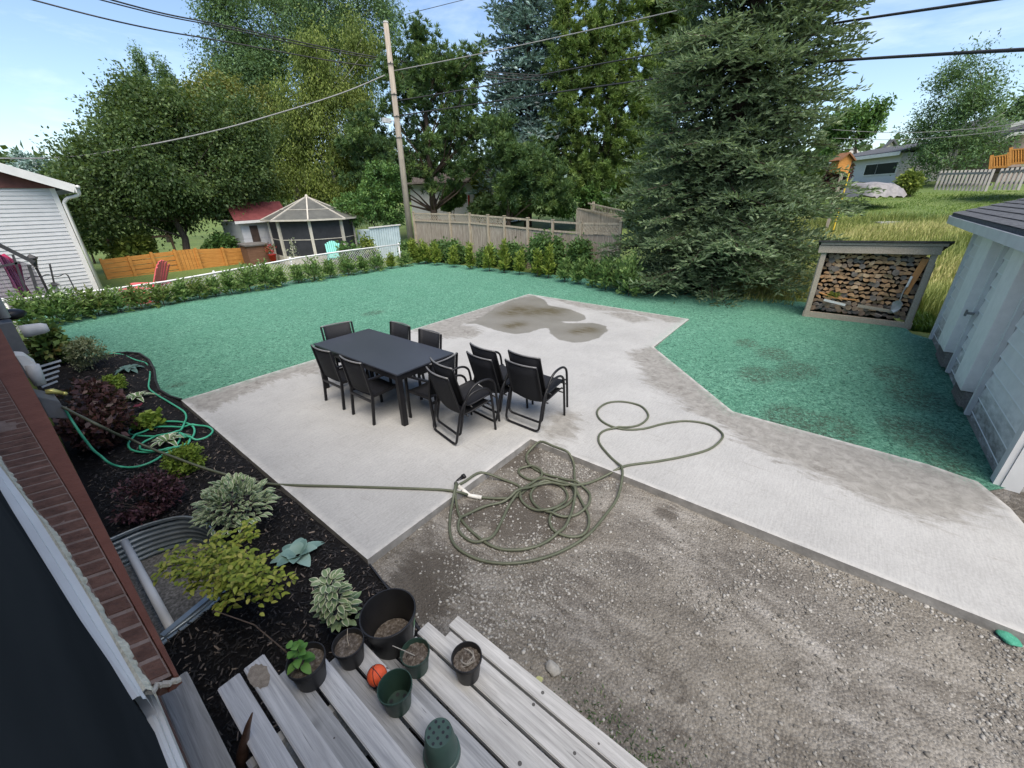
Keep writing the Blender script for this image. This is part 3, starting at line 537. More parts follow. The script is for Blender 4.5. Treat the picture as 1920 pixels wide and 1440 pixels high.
tree('leafy_tree','green tree beside the porch house',(1905,330),52,[(1905,200,26,25),(1925,240,35,40),(1900,250,20,30)],M_WIL,150,20,.36,.15,r0=.15,zb=4.0)
tree('spruce_far','small distant spruce over the white garage roof',(48,330),75,[(48,292,8,12),(48,310,15,13),(60,318,30,12),(90,315,30,14)],M_BLUE,160,16,.5,.18,r0=.15)
for i,(lab,bp,d,lo,mt) in enumerate([
 ('bright green shrub mass between the birch and the utility pole',(700,430),25,[(700,380,50,40),(660,395,40,30),(735,390,30,40),(720,340,40,40)],M_MID),
 ('dark shrub below the pines behind the wooden fence',(935,400),29,[(930,385,50,18),(900,395,30,12),(960,395,35,12)],M_DARK),
 ('climbing shrub against the white house wall',(850,395),33,[(855,365,16,28),(840,380,14,16)],M_MID),
 ('drooping leafy shrub over the red board fence',(895,390),33,[(898,345,13,30),(905,370,12,18)],M_YEL),
 ('mid green thicket behind the weathered rear fence',(1080,400),30,[(1070,380,60,28),(1020,385,40,20),(1120,370,60,30),(1040,350,40,25)],M_MID),
 ('dim evergreen thicket between the bright pine and big spruce',(1180,400),30,[(1190,370,60,50),(1230,330,50,60),(1220,420,50,30)],M_DARK),
 ('dark shrub between the white garage and the broad tree',(150,430),32,[(150,400,45,50),(130,350,35,40),(180,440,40,30)],M_DARK),
 ('garden shrub beside the red-roofed shed',(415,462),26,[(418,458,20,16),(405,466,16,10)],M_MID),
 ('low shrub by the timber arbour',(270,460),27,[(255,455,28,18),(225,465,18,12)],M_YEL),
 ('young yellow-green bush in front of the wind-blown birch',(1712,347),38,[(1708,338,12,14),(1702,347,10,8)],M_YEL),
 ('dark purple-leaved bush beside the orange birdhouse',(1567,345),26,[(1570,330,16,26),(1558,350,14,14)],None),
 ('far treetops over the white garage roof',(20,320),80,[(15,312,25,10),(70,325,40,12)],M_DARK)]):
    tree('shrub',lab,bp,d,lo,mt or lm('leaf_purple',[(.02,.008,.014),(.05,.018,.028),(.09,.03,.045),(.14,.05,.06)]),480,20,.0065*d,.0036*d,r0=.05,group='shrubs behind the yard',spread=.0032*d+.03,tl=.28,sub=1)
# far wooded rise closing the horizon
fo=Fol(); n=1500; th=rng.uniform(math.radians(-28),math.radians(128),n); dd=rng.uniform(85,125,n); X=dd*np.sin(th); Y=dd*np.cos(th); hz=4.2+(.006*np.maximum(0,X-50)); lb=[(np.array([x,y,min(h,4.5)+2.0]),np.array([4.5,4.5,2.0+2.2*abs(math.sin(x*.13+y*.07))])) for x,y,h in zip(X,Y,hz)]
leafy(fo,lb,9000,7,1.3,.75,tl=1.6,spread=.7); tag(fo.build('far_wood',M_DARK),kind='stuff')
# ------------------------------------------------------------------ cedar seedlings
def spray(fo,c,h,r,n,L,W,tone=.45,base=.0):
    c=np.array(c); k=max(8,int(n/14)); 
    for i in range(k):
        a=rng.uniform(0,6.283); f=rng.random()**.8; hh=h*(.12+.88*f); rr=r*(1-.62*f**1.5)*rng.uniform(.4,1.05); end=c+np.array([math.cos(a)*rr,math.sin(a)*rr,hh*rng.uniform(.85,1.08)]); st=c+np.array([math.cos(a)*rr*.15,math.sin(a)*rr*.15,hh*.45])
        m=14; s=np.linspace(.15,1,m); P=st+(end-st)*s[:,None]+rng.normal(0,.02,(m,3)); d=unit(end-st); sd=unit(np.cross(d,rdir(1)[0])); D=unit(d+sd*np.where(np.arange(m)%2,.8,-.8)[:,None]+rng.normal(0,.2,(m,3))); fo.cards(P,D,rdir(m),L*rng.uniform(.7,1.2,m),W,np.clip(tone-.2+.35*s+rng.normal(0,.1)+rng.normal(0,.08,m),0,1))
def cedar_proto(h,r,n,mat,L=.13,W=.045):
    fo=Fol(); spray(fo,(0,0,0),h,r,n,L,W); t=thing('cedar_shrub','x','shrub'); fo.build('foliage',mat,t); mb=MB(); mb.tube([(0,0,-.08),(0,0,h*.7)],[.014,.006],6); obj('stem',mb,MBARKR,t); return t
PROT=[cedar_proto(.88,.22,640,M_CED),cedar_proto(.8,.33,620,M_CED2),cedar_proto(1.0,.21,680,M_CED),cedar_proto(.95,.46,680,M_CED2),cedar_proto(.85,.44,640,M_RUST)]
used=set()
ORD=['first','second','third','fourth','fifth','sixth','seventh','eighth','ninth','tenth','eleventh','twelfth','thirteenth','fourteenth','fifteenth','sixteenth','seventeenth','eighteenth','nineteenth','twentieth','twenty-first','twenty-second','twenty-third','twenty-fourth']
def put_cedar(k,p,sc,rz,label,group):
    o=PROT[k] if k not in used else copy_tree(PROT[k]); used.add(k); o.location=p; wf=1.3 if 'chain' in group else 1.0; o.scale=(sc*wf,sc*wf,sc*rng.uniform(.92,1.08)); o.rotation_euler=(0,0,rz); o['label']=label; o['group']=group
backx=[(812,488,2),(835,490,0),(858,492,0),(880,497,0),(902,502,2),(926,508,0),(950,512,2),(976,516,0),(1008,520,2),(1030,522,2),(1058,530,1),(1085,535,1),(1110,540,1),(1135,546,1),(1158,550,1),(1178,556,3)]
for i,(px,py,k) in enumerate(backx):
    p=g(px,py,-.05); p.x=min(p.x,13.0); put_cedar(k,p,rng.uniform(1.1,1.35),rng.uniform(0,6),'young upright cedar along the wooden fence, %s counting from the utility pole'%ORD[i],'cedars along the wooden fence')
leftx=[(70,615,3),(115,610,3),(150,600,3),(185,592,4),(225,585,3),(262,578,4),(300,570,4),(335,563,1),(368,560,4),(400,556,1),(432,552,1),(462,545,3),(492,540,3),(520,536,1),(548,530,1),(575,525,3),(604,520,1),(632,514,3),(660,510,1),(688,506,3),(715,502,0),(742,498,3),(768,494,2),(790,492,2)]
for i,(px,py,k) in enumerate(leftx):
    p=g(px,py,-.05); p.y=min(p.y,15.7)+.1; put_cedar(k,p,rng.uniform(.78,.95),rng.uniform(0,6),'bushy cedar along the white chain-link fence, %s counting from the house end'%ORD[i],'cedars along the chain-link fence')
# taller leafy bushes in front of the wooden fence
def bush(name,label,cat,c,R,n,L,W,mat,group=None,stems=5,shell=.55,droop=.25,stemmat=None,up=.2,spread=.05,tl=.2,per=7,stem_r=.006):
    c=Vector(c); t=thing(name,label,cat,c,0,group); fo=Fol(); leafy(fo,[(np.array([c.x,c.y,c.z+R[2]]),np.array(R))],n,per,L,W,tl=tl,spread=spread,droop=droop,up=up,shell=shell); fo.build('foliage',mat,t,True); mb=MB()
    for i in range(stems):
        a=rng.uniform(0,6.28); e=c+Vector((math.cos(a)*R[0]*.7,math.sin(a)*R[1]*.7,R[2]*rng.uniform(1.0,1.7))); mb.tube([c-Vector((0,0,.04)),c.lerp(e,.5)+Vector((0,0,R[2]*.15)),e],[stem_r,stem_r*.8,stem_r*.4],5)
    obj('stem',mb,stemmat or MBARKR,t,True); return t
M_FB=lm('leaf_bright',[(.032,.078,.026),(.065,.14,.042),(.11,.20,.06),(.17,.27,.09)])
for lab,px,py,R in [('leafy bush leaning on the lattice end of the wooden fence',820,478,(.55,.5,.62)),('small leafy bush at the base of the utility pole',768,470,(.45,.4,.5)),('leafy bush by the fourth fence post',855,470,(.6,.45,.55)),('low leafy bush between two larger ones by the fence',915,482,(.6,.4,.4)),('big raspberry-like bush in front of the middle of the wooden fence',960,487,(.6,.5,.55)),('tallest bush covering the open fence rail',1025,500,(.85,.6,.85)),('vine-like bush climbing near the fence end by the spruce',1085,505,(.45,.4,.75)),('low bush hidden beside the big spruce branches',1140,525,(.5,.4,.4))]:
    p=onX(px,py,14.0); p.z=-.1; R=tuple(q*1.0 for q in R); bush('fence_shrub',lab,'shrub',p,R,int(620*R[0]*R[2]/.3),.13,.085,M_FB,'bushes in front of the wooden fence',spread=.10,tl=.3)
for lab,px,py,R,mt in [('sapling with yellowing leaves near the blue-grey metal shed',690,470,(.3,.3,.75),M_YEL),('tall sapling beside the teal garden chair',655,478,(.32,.3,.7),M_MID)]:
    p=onY(px,py,16.9); p.z=-.1; bush('sapling',lab,'shrub',p,R,150,.15,.09,mt,'saplings behind the chain-link fence',spread=.1,tl=.3)
# ------------------------------------------------------------------ tall grass on the slope
def grass(name,n,box,hh,mat,dens=None,wid=.012,kind='stuff',lean=(.25,-.15)):
    x0,x1,y0,y1=box; X=rng.uniform(x0,x1,n); Y=rng.uniform(y0,y1,n)
    if dens is not None: k=rng.random(n)<dens(X,Y); X=X[k];Y=Y[k]; n=len(X)
    Z=np.array([hgt2(x,y) for x,y in zip(X,Y)]); h=hh*rng.uniform(.45,1.15,n)*(.75+.35*np.sin(X*1.3+.7*Y)*np.sin(Y*1.1)); a=rng.uniform(0,6.283,n); d=np.stack([np.cos(a)*.4+lean[0],np.sin(a)*.4+lean[1],0*a],1); s=np.stack([-np.sin(a),np.cos(a),0*a],1)*(wid*rng.uniform(.7,1.4,n)*(1+.03*X))[:,None]
    B=np.stack([X,Y,Z-.02],1); up=np.array([0,0,1.]); M_=B+up*(h*.6)[:,None]+d*(h*.22)[:,None]; T=B+up*(h*.95)[:,None]+d*(h*.75)[:,None]
    V=np.stack([B-s,B+s,M_+s*.8,M_-s*.8,T],1).reshape(-1,3); o=(np.arange(n)*5)[:,None]; Fq=o+np.array([[0,1,2,3]]); Ft=np.concatenate([o+np.array([[3,2,4]])],0)
    F3=np.concatenate([Fq[:,[0,1,2]],Fq[:,[0,2,3]],Ft]); r=np.clip(.5+.28*np.sin(X*.9+Y*.6)+rng.normal(0,.2,n),0,1)
    return tag(npobj(name,V,F3,mat,att={'rnd':('FACE',np.tile(r,3))}),kind=kind)
M_GR=lm('grass_blade',[(0.120,0.162,0.042),(0.204,0.252,0.062),(0.324,0.348,0.102),(0.528,0.480,0.216)],.3)
grass('tall_grass',150000,(13.0,28,-10,3.2),.62,M_GR,wid=.0075,dens=lambda X,Y: np.where((X<14.2)&(Y>-1.75)&(Y<.8),0,np.where(Y<-1.7,np.where(X<13.2,0,1),np.where(X<13.7,.3,1)))*np.where(X>26,.5,1))
M_GR2=lm('grass_short',[(.08,.15,.028),(.12,.20,.035),(.18,.25,.05)],.3)
grass('mown_grass',22000,(27.5,40,-16,3.5),.14,M_GR2,wid=.009)
grass('side_grass',5000,(12.35,13.4,-2.9,-1.55),.35,lm('grass_deep',[(.025,.07,.015),(.05,.12,.02),(.09,.17,.03)],.3),lean=(.1,.2))
p=g(1060,1330,-.1); 
def weeds():
    X,Y=scatter(9000,.9,1.6,-.6,1.3,GRAV,lambda X,Y: np.exp(-((X-1.22)**2)/.03)*np.clip(np.sin(Y*4+.6)*.5+.35,0,1)*.6); n=len(X); a=rng.uniform(0,6.28,n); fo=Fol(); P=np.stack([X,Y,gz(X,Y)],1); fo.cards(P,np.stack([np.cos(a)*.8,np.sin(a)*.8,rng.uniform(.3,1,n)],1),np.tile([0,0,1.],(n,1))+rdir(n)*.2,.028*rng.uniform(.5,1.3,n),.007,rng.random(n)); tag(fo.build('weeds',lm('leaf_weed',[(.02,.05,.02),(.05,.10,.03),(.09,.15,.05)])),kind='stuff')
weeds()
# ================================================================== buildings, fences, poles
WHITE=surf('white_paint',[(.56,.56,.55),(.67,.67,.655)],3,.5,.05,kind='World'); MSHING=surf('grey_shingle',[(.035,.038,.045),(.075,.08,.09),(.11,.115,.125)],22,.9,.5,60,kind='World'); MBLK=surf('black_opening',[(.010,.011,.013),(.02,.02,.024)],3,.4)
def glassmat(nm,c,r=.12):
    m,t,b=nodes(nm); b.inputs['Base Color'].default_value=(*c,1); b.inputs['Roughness'].default_value=r; b.inputs['Specular IOR Level'].default_value=.5; return m
# ---- garage on the right
t=thing('garage','pale grey lap-sided garage with dark shingle roof beside the lawn','garage',(8.4,-4.2,-.1))
SID=lapsiding('garage_siding',(.40,.42,.45),(.10,.095,.085),.135,'Z',.65,1.5)
def lapwall(mb,x0,x1,y,z0,z1,p,d=.016,axis='x',sgn=1):
    """real overlapping boards: each leans out at its foot"""
    z=z0
    while z<z1-.01:
        zz=min(z1,z+p)
        if axis=='x': V=[(x0,y+sgn*d,z),(x1,y+sgn*d,z),(x1,y,zz),(x0,y,zz),(x0,y-sgn*.03,z),(x1,y-sgn*.03,z)]
        else: V=[(y+sgn*d,x0,z),(y+sgn*d,x1,z),(y,x1,zz),(y,x0,zz),(y-sgn*.03,x0,z),(y-sgn*.03,x1,z)]
        mb.add(V,[(0,1,2,3),(4,5,1,0)]); z=zz
def flatmat(nm,base,dirt,grime,sc=1.0,pitch=0):
    m,t_,b=nodes(nm); v=coord(t_,'World'); s=t_.nodes.new('ShaderNodeSeparateXYZ'); t_.links.new(v,s.inputs[0]); n=noise(t_,v,6,6,.7); n2=noise(t_,coord(t_,'World',(1,1,3)),4,5,.7)
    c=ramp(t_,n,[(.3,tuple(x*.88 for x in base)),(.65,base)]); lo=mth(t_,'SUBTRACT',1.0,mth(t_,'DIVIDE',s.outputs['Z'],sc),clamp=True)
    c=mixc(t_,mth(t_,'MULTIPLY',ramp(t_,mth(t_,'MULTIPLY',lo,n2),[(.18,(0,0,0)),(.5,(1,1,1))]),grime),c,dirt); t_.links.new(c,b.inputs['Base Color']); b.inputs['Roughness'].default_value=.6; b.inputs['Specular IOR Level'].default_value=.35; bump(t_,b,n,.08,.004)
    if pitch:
        fr=mth(t_,'FRACT',mth(t_,'DIVIDE',mth(t_,'ADD',s.outputs['Z'],.10),pitch)); c=mixc(t_,mth(t_,'LESS_THAN',fr,.07),c,tuple(min(.8,x*1.5) for x in base)); c=mixc(t_,mth(t_,'GREATER_THAN',fr,.955),c,tuple(x*.35 for x in base)); t_.links.new(c,b.inputs['Base Color'])  # edge highlight and dark lap line painted into each board's colour
    return m
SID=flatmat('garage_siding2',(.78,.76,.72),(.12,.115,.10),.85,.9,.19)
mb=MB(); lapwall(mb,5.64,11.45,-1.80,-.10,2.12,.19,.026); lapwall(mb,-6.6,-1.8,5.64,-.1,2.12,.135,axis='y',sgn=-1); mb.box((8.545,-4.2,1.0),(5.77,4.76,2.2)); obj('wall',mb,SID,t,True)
mb=MB(); mb.box((5.66,-1.765,.99),(.12,.05,2.2)); obj('corner_trim',mb,WHITE,t,True); mb=MB(); mb.box((5.612,-1.86,.99),(.05,.135,2.2)); obj('corner_trim',mb,WHITE,t,True); mb=MB(); mb.box((11.40,-1.765,.99),(.10,.05,2.2)); obj('corner_trim',mb,WHITE,t,True)
for (x0,x1,zb) in ((9.25,9.95,.30),(7.50,8.06,.27)):
    mb=MB(); mb.box(((x0+x1)/2,-1.71,(zb+2.1)/2),(x1-x0,.14,2.1-zb)); o=obj('door_casing',mb,flatmat('casing_white' if zb==.30 else 'casing_white_clean',(.85,.83,.79),(.20,.19,.16),.5,.7),t,True,bev=.006)
    mb=MB(); mb.box((x0-.17,-1.76,1.06),(.06,.06,2.08)); obj('door_jamb',mb,WHITE,t,True,bev=.004)
    mb=MB(); mb.box(((x0+x1)/2,-1.735,zb/2+.02),(x1-x0,.09,zb-.06)); 
    for k in range(9): mb.box((x0+.04+k*(x1-x0-.08)/8,-1.682,zb/2+.02),(.014,.014,zb-.07))
    obj('weathered_block',mb,wood('block_wood',(.13,.12,.105),(.34,.32,.29)) if x0>9 else bpy.data.materials['block_wood'],t,True)
mb=MB(); mb.tube([(9.0,-1.74,1.0),(9.0,-1.66,1.0)],.02,8); mb.box((9.0,-1.65,1.0),(.05,.02,.09)); obj('latch',mb,surf('latch_steel',[(.15,.15,.16),(.3,.3,.31)],9,.4,metal=.7),t,True)
# roof: front slope, ridge, back slope
EY,EZ,RY,RZ=-1.46,2.20,-4.2,3.02
mb=MB(); x0,x1=5.2,12.2; th=.07
mb.add([(x0,EY,EZ+.02),(x1,EY,EZ+.02),(x1,RY,RZ),(x0,RY,RZ),(x0,EY,EZ+.02+th),(x1,EY,EZ+.02+th),(x1,RY,RZ+th),(x0,RY,RZ+th)],[(3,2,1,0),(4,5,6,7),(0,1,5,4),(1,2,6,5),(2,3,7,6),(3,0,4,7)])
mb.add([(x0,RY,RZ),(x1,RY,RZ),(x1,-6.95,EZ),(x0,-6.95,EZ),(x0,RY,RZ+th),(x1,RY,RZ+th),(x1,-6.95,EZ+th),(x0,-6.95,EZ+th)],[(3,2,1,0),(4,5,6,7),(0,1,5,4),(1,2,6,5),(2,3,7,6),(3,0,4,7)])
# shingle courses as thin overlapping tabs
for k in range(18):
    f0=k/18; y0=EY+(RY-EY)*f0; z0=EZ+.02+th+(RZ-EZ-.02)*f0; f1=(k+1)/18; y1=EY+(RY-EY)*f1; z1=EZ+.02+th+(RZ-EZ-.02)*f1
    xx=x0+(k%2)*.15-.02; 
    while xx<x1: xe=min(x1,xx+.30); o_=rng.uniform(0,.003); mb.add([(max(x0,xx)+.004,y0+.01,z0+.012+o_),(xe-.004,y0+.01,z0+.012+o_),(xe-.004,y1,z1+.004),(max(x0,xx)+.004,y1,z1+.004)],[(0,1,2,3)]); xx+=.30
obj('roof',mb,MSHING,t,True)
mb=MB(); mb.box(((x0+x1)/2,EY+.02,EZ-.03),(x1-x0+.02,.03,.13)); 
for xx in (x0-.012,x1+.012): mb.bar((xx,EY+.02,EZ-.02),(xx,RY,RZ-.03),.025,.13); mb.bar((xx,RY,RZ-.03),(xx,-6.95,EZ-.03),.025,.13)
mb.box(((x0+x1)/2,-1.62,EZ-.085),(x1-x0-.06,.30,.02)); obj('fascia',mb,WHITE,t,True)
mb=MB(); mb.box((9.9,-4.3,3.2),(.45,.45,.5)); mb.box((9.9,-4.3,3.47),(.52,.52,.05)); obj('chimney',mb,surf('chimney_brick',[(.10,.05,.035),(.19,.10,.075)],12,.9,.3),t,True)
# ---- woodshed
MWG=wood('grey_timber',(.23,.195,.15),(.54,.475,.385)); MWO=wood('orange_timber',(.34,.15,.05),(.56,.30,.12)); 
t=thing('woodshed','open-fronted grey timber woodshed packed with split logs','woodshed',(12.4,-.5,-.06))
X0=12.05
mb=MB(); mb.bar((X0,.40,-.05),(X0+.03,.40,1.50),.10,.12,(1,0,0)); obj('post',mb,MWG,t,True,bev=.004); mb=MB(); mb.bar((X0+.95,.40,-.05),(X0+.95,.40,1.35),.09,.09,(1,0,0)); obj('post',mb,MWG,t,True,bev=.004)
mb=MB(); mb.bar((X0,-1.42,-.05),(X0+.03,-1.42,1.56),.10,.12,(1,0,0)); obj('post',mb,MWG,t,True,bev=.004); mb=MB(); mb.bar((X0+.95,-1.42,-.05),(X0+.95,-1.42,1.35),.09,.09,(1,0,0)); obj('post',mb,MWG,t,True,bev=.004)
mb=MB(); mb.box((X0-.02,-.51,.03),(.05,1.98,.14)); obj('base_board',mb,MWG,t,True,bev=.004)
mb=MB(); mb.bar((X0-.05,.52,1.53),(X0-.05,-1.50,1.60),.04,.16); mb.bar((X0-.075,.50,1.655),(X0-.075,-1.56,1.715),.035,.06); obj('header_board',mb,MWG,t,True,bev=.004)
mb=MB(); V=[(X0-.14,.56,1.69),(X0-.14,-1.62,1.76),(X0+1.1,-1.60,1.42),(X0+1.1,.54,1.36)]; mb.add(V+[(a,b,c+.035) for a,b,c in V],[(0,1,2,3),(7,6,5,4),(1,0,4,5),(2,1,5,6),(3,2,6,7),(0,3,7,4)]); obj('roof',mb,surf('roof_felt',[(.02,.021,.022),(.06,.06,.06)],14,.9,.6),t,True)
mb=MB(); mb.box((X0+1.0,-.51,.68),(.03,1.9,1.36)); 
for yy in (.44,-1.46): mb.box((X0+.48,yy+(.02 if yy>0 else -.02),.66),(.92,.025,1.32))
obj('side_panel',mb,MWG,t,True)
# logs
MEND=[surf('log_end_%d'%i,c,9,.85,.4,kind='Object') for i,c in enumerate([[(.38,.21,.10),(.58,.37,.20)],[(.28,.165,.09),(.47,.30,.165)],[(.20,.14,.095),(.34,.25,.18)],[(.12,.10,.085),(.25,.215,.185)],[(.46,.30,.17),(.64,.47,.30)]])]
MBK=surf('log_bark',[(.03,.023,.018),(.09,.065,.048)],8,.95,.7); MBKW=surf('log_bark_birch',[(.35,.32,.28),(.62,.59,.54)],6,.8,.3)
def logproto(kind,r):
    mb=MB(); n=11
    if kind==0: poly=[(r*math.cos(a)*rng.uniform(.93,1.05),r*math.sin(a)*rng.uniform(.93,1.05)) for a in np.linspace(0,2*PI,n,endpoint=False)]
    elif kind==1: poly=[(r*1.1*math.cos(a),r*1.2*math.sin(a)-r*.35) for a in np.linspace(0,PI,8)]
    elif kind==2: poly=[(0,-r*.85)]+[(r*1.35*math.cos(a),r*1.5*math.sin(a)-r*.75) for a in np.linspace(PI*.22,PI*.78,6)]
    else: poly=[(-r*1.05,-r*.55),(r*.9,-r*.7),(r*1.1,r*.1),(r*.3,r*.7),(-r*.7,r*.6)]
    poly=[(a*rng.uniform(.95,1.05),b*rng.uniform(.95,1.05)) for a,b in poly]; m=len(poly); V=[(-.02*0,a,b) for a,b in poly]+[(.45,a,b) for a,b in poly]
    mb.add(V,[tuple(range(m-1,-1,-1)),tuple(range(m,2*m))],1); mb.add(V,[(i,(i+1)%m,(i+1)%m+m,i+m) for i in range(m)],0)
    return mb
LP=[]
for k in range(16):
    mb=logproto([2,1,3,0,1,2,3,1][k%8],rng.uniform(.048,.064)); me=bpy.data.meshes.new('firewood_log'); me.from_pydata(mb.v,[],mb.f); me.materials.append(MBKW if k in (3,11) else MBK); me.materials.append(MEND[[0,1,4,3,0,2,1,0][k%8]]); me.polygons.foreach_set('material_index',mb.m); me.update(); LP.append(me)
DK=[]
for k in range(5):
    mb=logproto([0,1,0,3,1][k],.058); me=bpy.data.meshes.new('firewood_log'); me.from_pydata(mb.v,[],mb.f); me.materials.append(MBKW if k in (1,3) else MBK); me.materials.append(MEND[3 if k%2 else 2]); me.polygons.foreach_set('material_index',mb.m); me.update(); DK.append(me)
rows=15
for r_ in range(rows):
    z=.10+.06+r_*.0935; y=.31-(r_%2)*.045; i=0
    while y>-1.36:
        dark=r_<3 or (r_>=11 and rng.random()<.22); me=(DK if dark else LP)[rng.integers(0,5 if dark else 16)]
        o=bpy.data.objects.new('firewood_log',me); COL.objects.link(o); o.location=(X0+.12+rng.uniform(-.035,.05),y+rng.uniform(-.012,.012),z+rng.uniform(-.012,.012)); o.rotation_euler=(rng.uniform(-.5,.5)+(0 if rng.random()<.65 else PI),0,rng.uniform(-.06,.06)); s=rng.uniform(.86,1.14); o.scale=(1,s*1.05,s)
        tag(o,'woodshed log, %s row above the base board, %s counting from the spruce'%(ORD[r_],ORD[i]),'firewood','logs stacked in the woodshed'); y-=.104*rng.uniform(.92,1.1); i+=1
mb=MB(); mb.bar(onX(1708,520,X0-.02)-Vector((0,0,.35)),(X0+.05,-1.32,1.42),.035,.11,(0,1,0)); o=obj('loose_board',mb,MWO); tag(o,'orange-brown board standing inside the woodshed post near the garage','board')
mb=MB(); mb.bar(onX(1608,573,X0-.03),onX(1680,585,X0-.03),.02,.065,(0,0,1)); tag(obj('loose_board',mb,MWG),'short grey plank lying low across the logs','board')
mb=MB(); mb.bar(onX(1545,562,X0-.06),onX(1585,572,X0-.06),.02,.05); 
o=obj('board_strip',mb,WHITE); tag(o,'white perforated strip lying on the low logs of the woodshed','strip')
mb=MB(); mb.tube([onX(1535,548,X0-.05),onX(1565,559,X0-.06),onX(1608,563,X0-.05)],.016,6); tag(obj('bent_stick',mb,MWO),'curved light brown stick laid across the woodshed logs','stick')
t=thing('spade','grey spade with white handle leaning in the woodshed','spade',onX(1680,575,X0-.06))
a=onX(1693,548,X0-.05); b=onX(1710,518,X0-.04); mb=MB(); mb.tube([onX(1686,566,X0-.06),a,b],.014,7); obj('shaft',mb,surf('steel_grey',[(.25,.26,.26),(.42,.43,.43)],8,.4,metal=.4),t,True)
mb=MB(); mb.tube([onX(1700,538,X0-.06),onX(1710,518,X0-.06)],.022,8); obj('handle',mb,WHITE,t,True)
c=onX(1681,574,X0-.07); dr=(a-c).normalized(); sd=dr.cross(Vector((1,0,0))).normalized(); mb=MB(); P=[(-.14,0),(-.11,.055),(-.03,.08),(.07,.085),(.12,.03),(.12,-.03),(.07,-.085),(-.03,-.08),(-.11,-.055)]
V=[c+dr*p[0]+sd*p[1]+Vector((.02*abs(p[1])/.08,0,0)) for p in P]; mb.add(V+[v+Vector((-.012,0,0)) for v in V],[tuple(range(9)),tuple(range(17,8,-1))]+[(i,i+9,(i+1)%9+9,(i+1)%9) for i in range(9)]); obj('blade',mb,bpy.data.materials['steel_grey'],t,True)
fo=Fol(); cc=onX(1562,553,X0-.03); leafy(fo,[(np.array(cc),np.array([.05,.14,.035]))],40,8,.05,.02,tl=.05,spread=.02); tag(fo.build('moss',lm('moss',[(.09,.12,.02),(.17,.20,.03),(.24,.25,.05)])),'yellow-green moss clump growing on the woodshed logs','moss',kind='stuff')
# ---- wooden fence at the back
t=thing('wooden_fence','weathered grey board fence with lattice top along the back cedars','fence',(14.6,11.5,-.1))
MFW=wood('fence_timber',(.27,.225,.165),(.55,.48,.37),(6,6,1)); MFB=wood('fence_boards',(.19,.15,.115),(.52,.465,.385),(3,14,.8),.85,2.2,.3)
def fy(py_): return py_
ftop=[onX(*q,14.6) for q in ((775,400),(843,402),(880,403),(915,406),(946,408),(990,412),(1037,416),(1090,419),(1165,420))]
for p in ftop: p.z+=.0
mb=MB()
for i,p in enumerate(ftop):
    mbp=MB(); mbp.box((14.58,p.y,(p.z+.06-.1)/2),(.09,.09,p.z+.16)); mbp.box((14.58,p.y,p.z+.075),(.12,.12,.03)); obj('post',mbp,MFW,t,True,bev=.004)
for i in range(len(ftop)-1):
    a,b=ftop[i],ftop[i+1]; 
    for za,zb in ((a.z,b.z),(a.z-.34,b.z-.34),(.25,.25)): mb=MB(); mb.bar((14.6,a.y-.05,za),(14.6,b.y+.05,zb),.05,.065); obj('rail',mb,MFW,t,True)
    mb=MB(); L_=abs(a.y-b.y)-.1; n=int(L_/.115)
    for k in range(n):
        y=a.y-.05-(k+.5)*L_/n; zt=a.z+(b.z-a.z)*(a.y-y)/max(.1,a.y-b.y)-.37-rng.uniform(0,.05 if i>3 else .01); mb.box((14.625+rng.uniform(-.004,.004),y,(zt-.08)/2),(.018,L_/n-.008-rng.uniform(0,.012),zt+.08))
    obj('board_panel',mb,MFB,t,True)
    if i<4 or i==7:
        mb=MB(); h=.28; p=.14; n=int((L_+h)/p)
        for sg in (1,-1):
            for k in range(n+1):
                s0=k*p-(h if sg>0 else 0); u0,u1=s0,s0+sg*h*1.0
                if sg<0: u0=k*p; u1=u0-h
                q0,q1=(0,1)
                lo,hi=0,L_
                def cl(u,tq): return u
                ta,tb=0.,1.
                du=u1-u0
                for lim,side in ((0,-1),(L_,1)):
                    tt=(lim-u0)/du if abs(du)>1e-6 else 0
                    if side<0:
                        if u0<0: ta=max(ta,tt)
                        if u1<0: tb=min(tb,tt)
                    else:
                        if u0>L_: ta=max(ta,tt)
                        if u1>L_: tb=min(tb,tt)
                if tb-ta<.08: continue
                def pt(tq): y=a.y-.05-(u0+du*tq); zz=a.z+(b.z-a.z)*(a.y-y)/max(.1,a.y-b.y)-.31+h*tq; return Vector((14.6+.008*sg,y,zz))
                mb.bar(pt(ta),pt(tb),.030,.008,(1,0,0)) if False else mb.bar(pt(ta),pt(tb),.010,.028,(0,0,1))
        obj('lattice',mb,MFW,t,True)
# the second weathered fence further back
t=thing('rear_fence','leaning weathered fence corner behind the wooden fence near the big spruce','fence',at(1110,410,24))
mb=MB()
for k in range(30):
    f=k/29; a=at(1083+82*f,392+18*f*.6,24-f*2.0); b=Vector((a.x,a.y,hgt2(a.x,a.y)-.1)); mb.bar(b,a,.11,.02,(1,.5,0))
obj('board_panel',mb,MFB,t,True)
mb=MB()
for k in range(22):
    f=k/21; a=at(1108+58*f,383+14*f,23.4-f*2.0); b=at(1108+58*f,397+16*f,23.4-f*2.0); mb.bar(a,b,.025,.02,(1,.5,0))
obj('picket_panel',mb,MFW,t,True)
mb=MB(); mb.bar(at(1103,381,23.5),at(1170,396,21.3),.05,.06); obj('rail',mb,MFW,t,True); mb=MB(); mb.bar(at(1083,391,24),at(1166,405,21.8),.05,.07); obj('rail',mb,MFW,t,True)
mb=MB(); a=at(1113,378,23.4); mb.bar((a.x,a.y,hgt2(a.x,a.y)-.1),a,.1,.1,(1,0,0)); obj('post',mb,MFW,t,True)
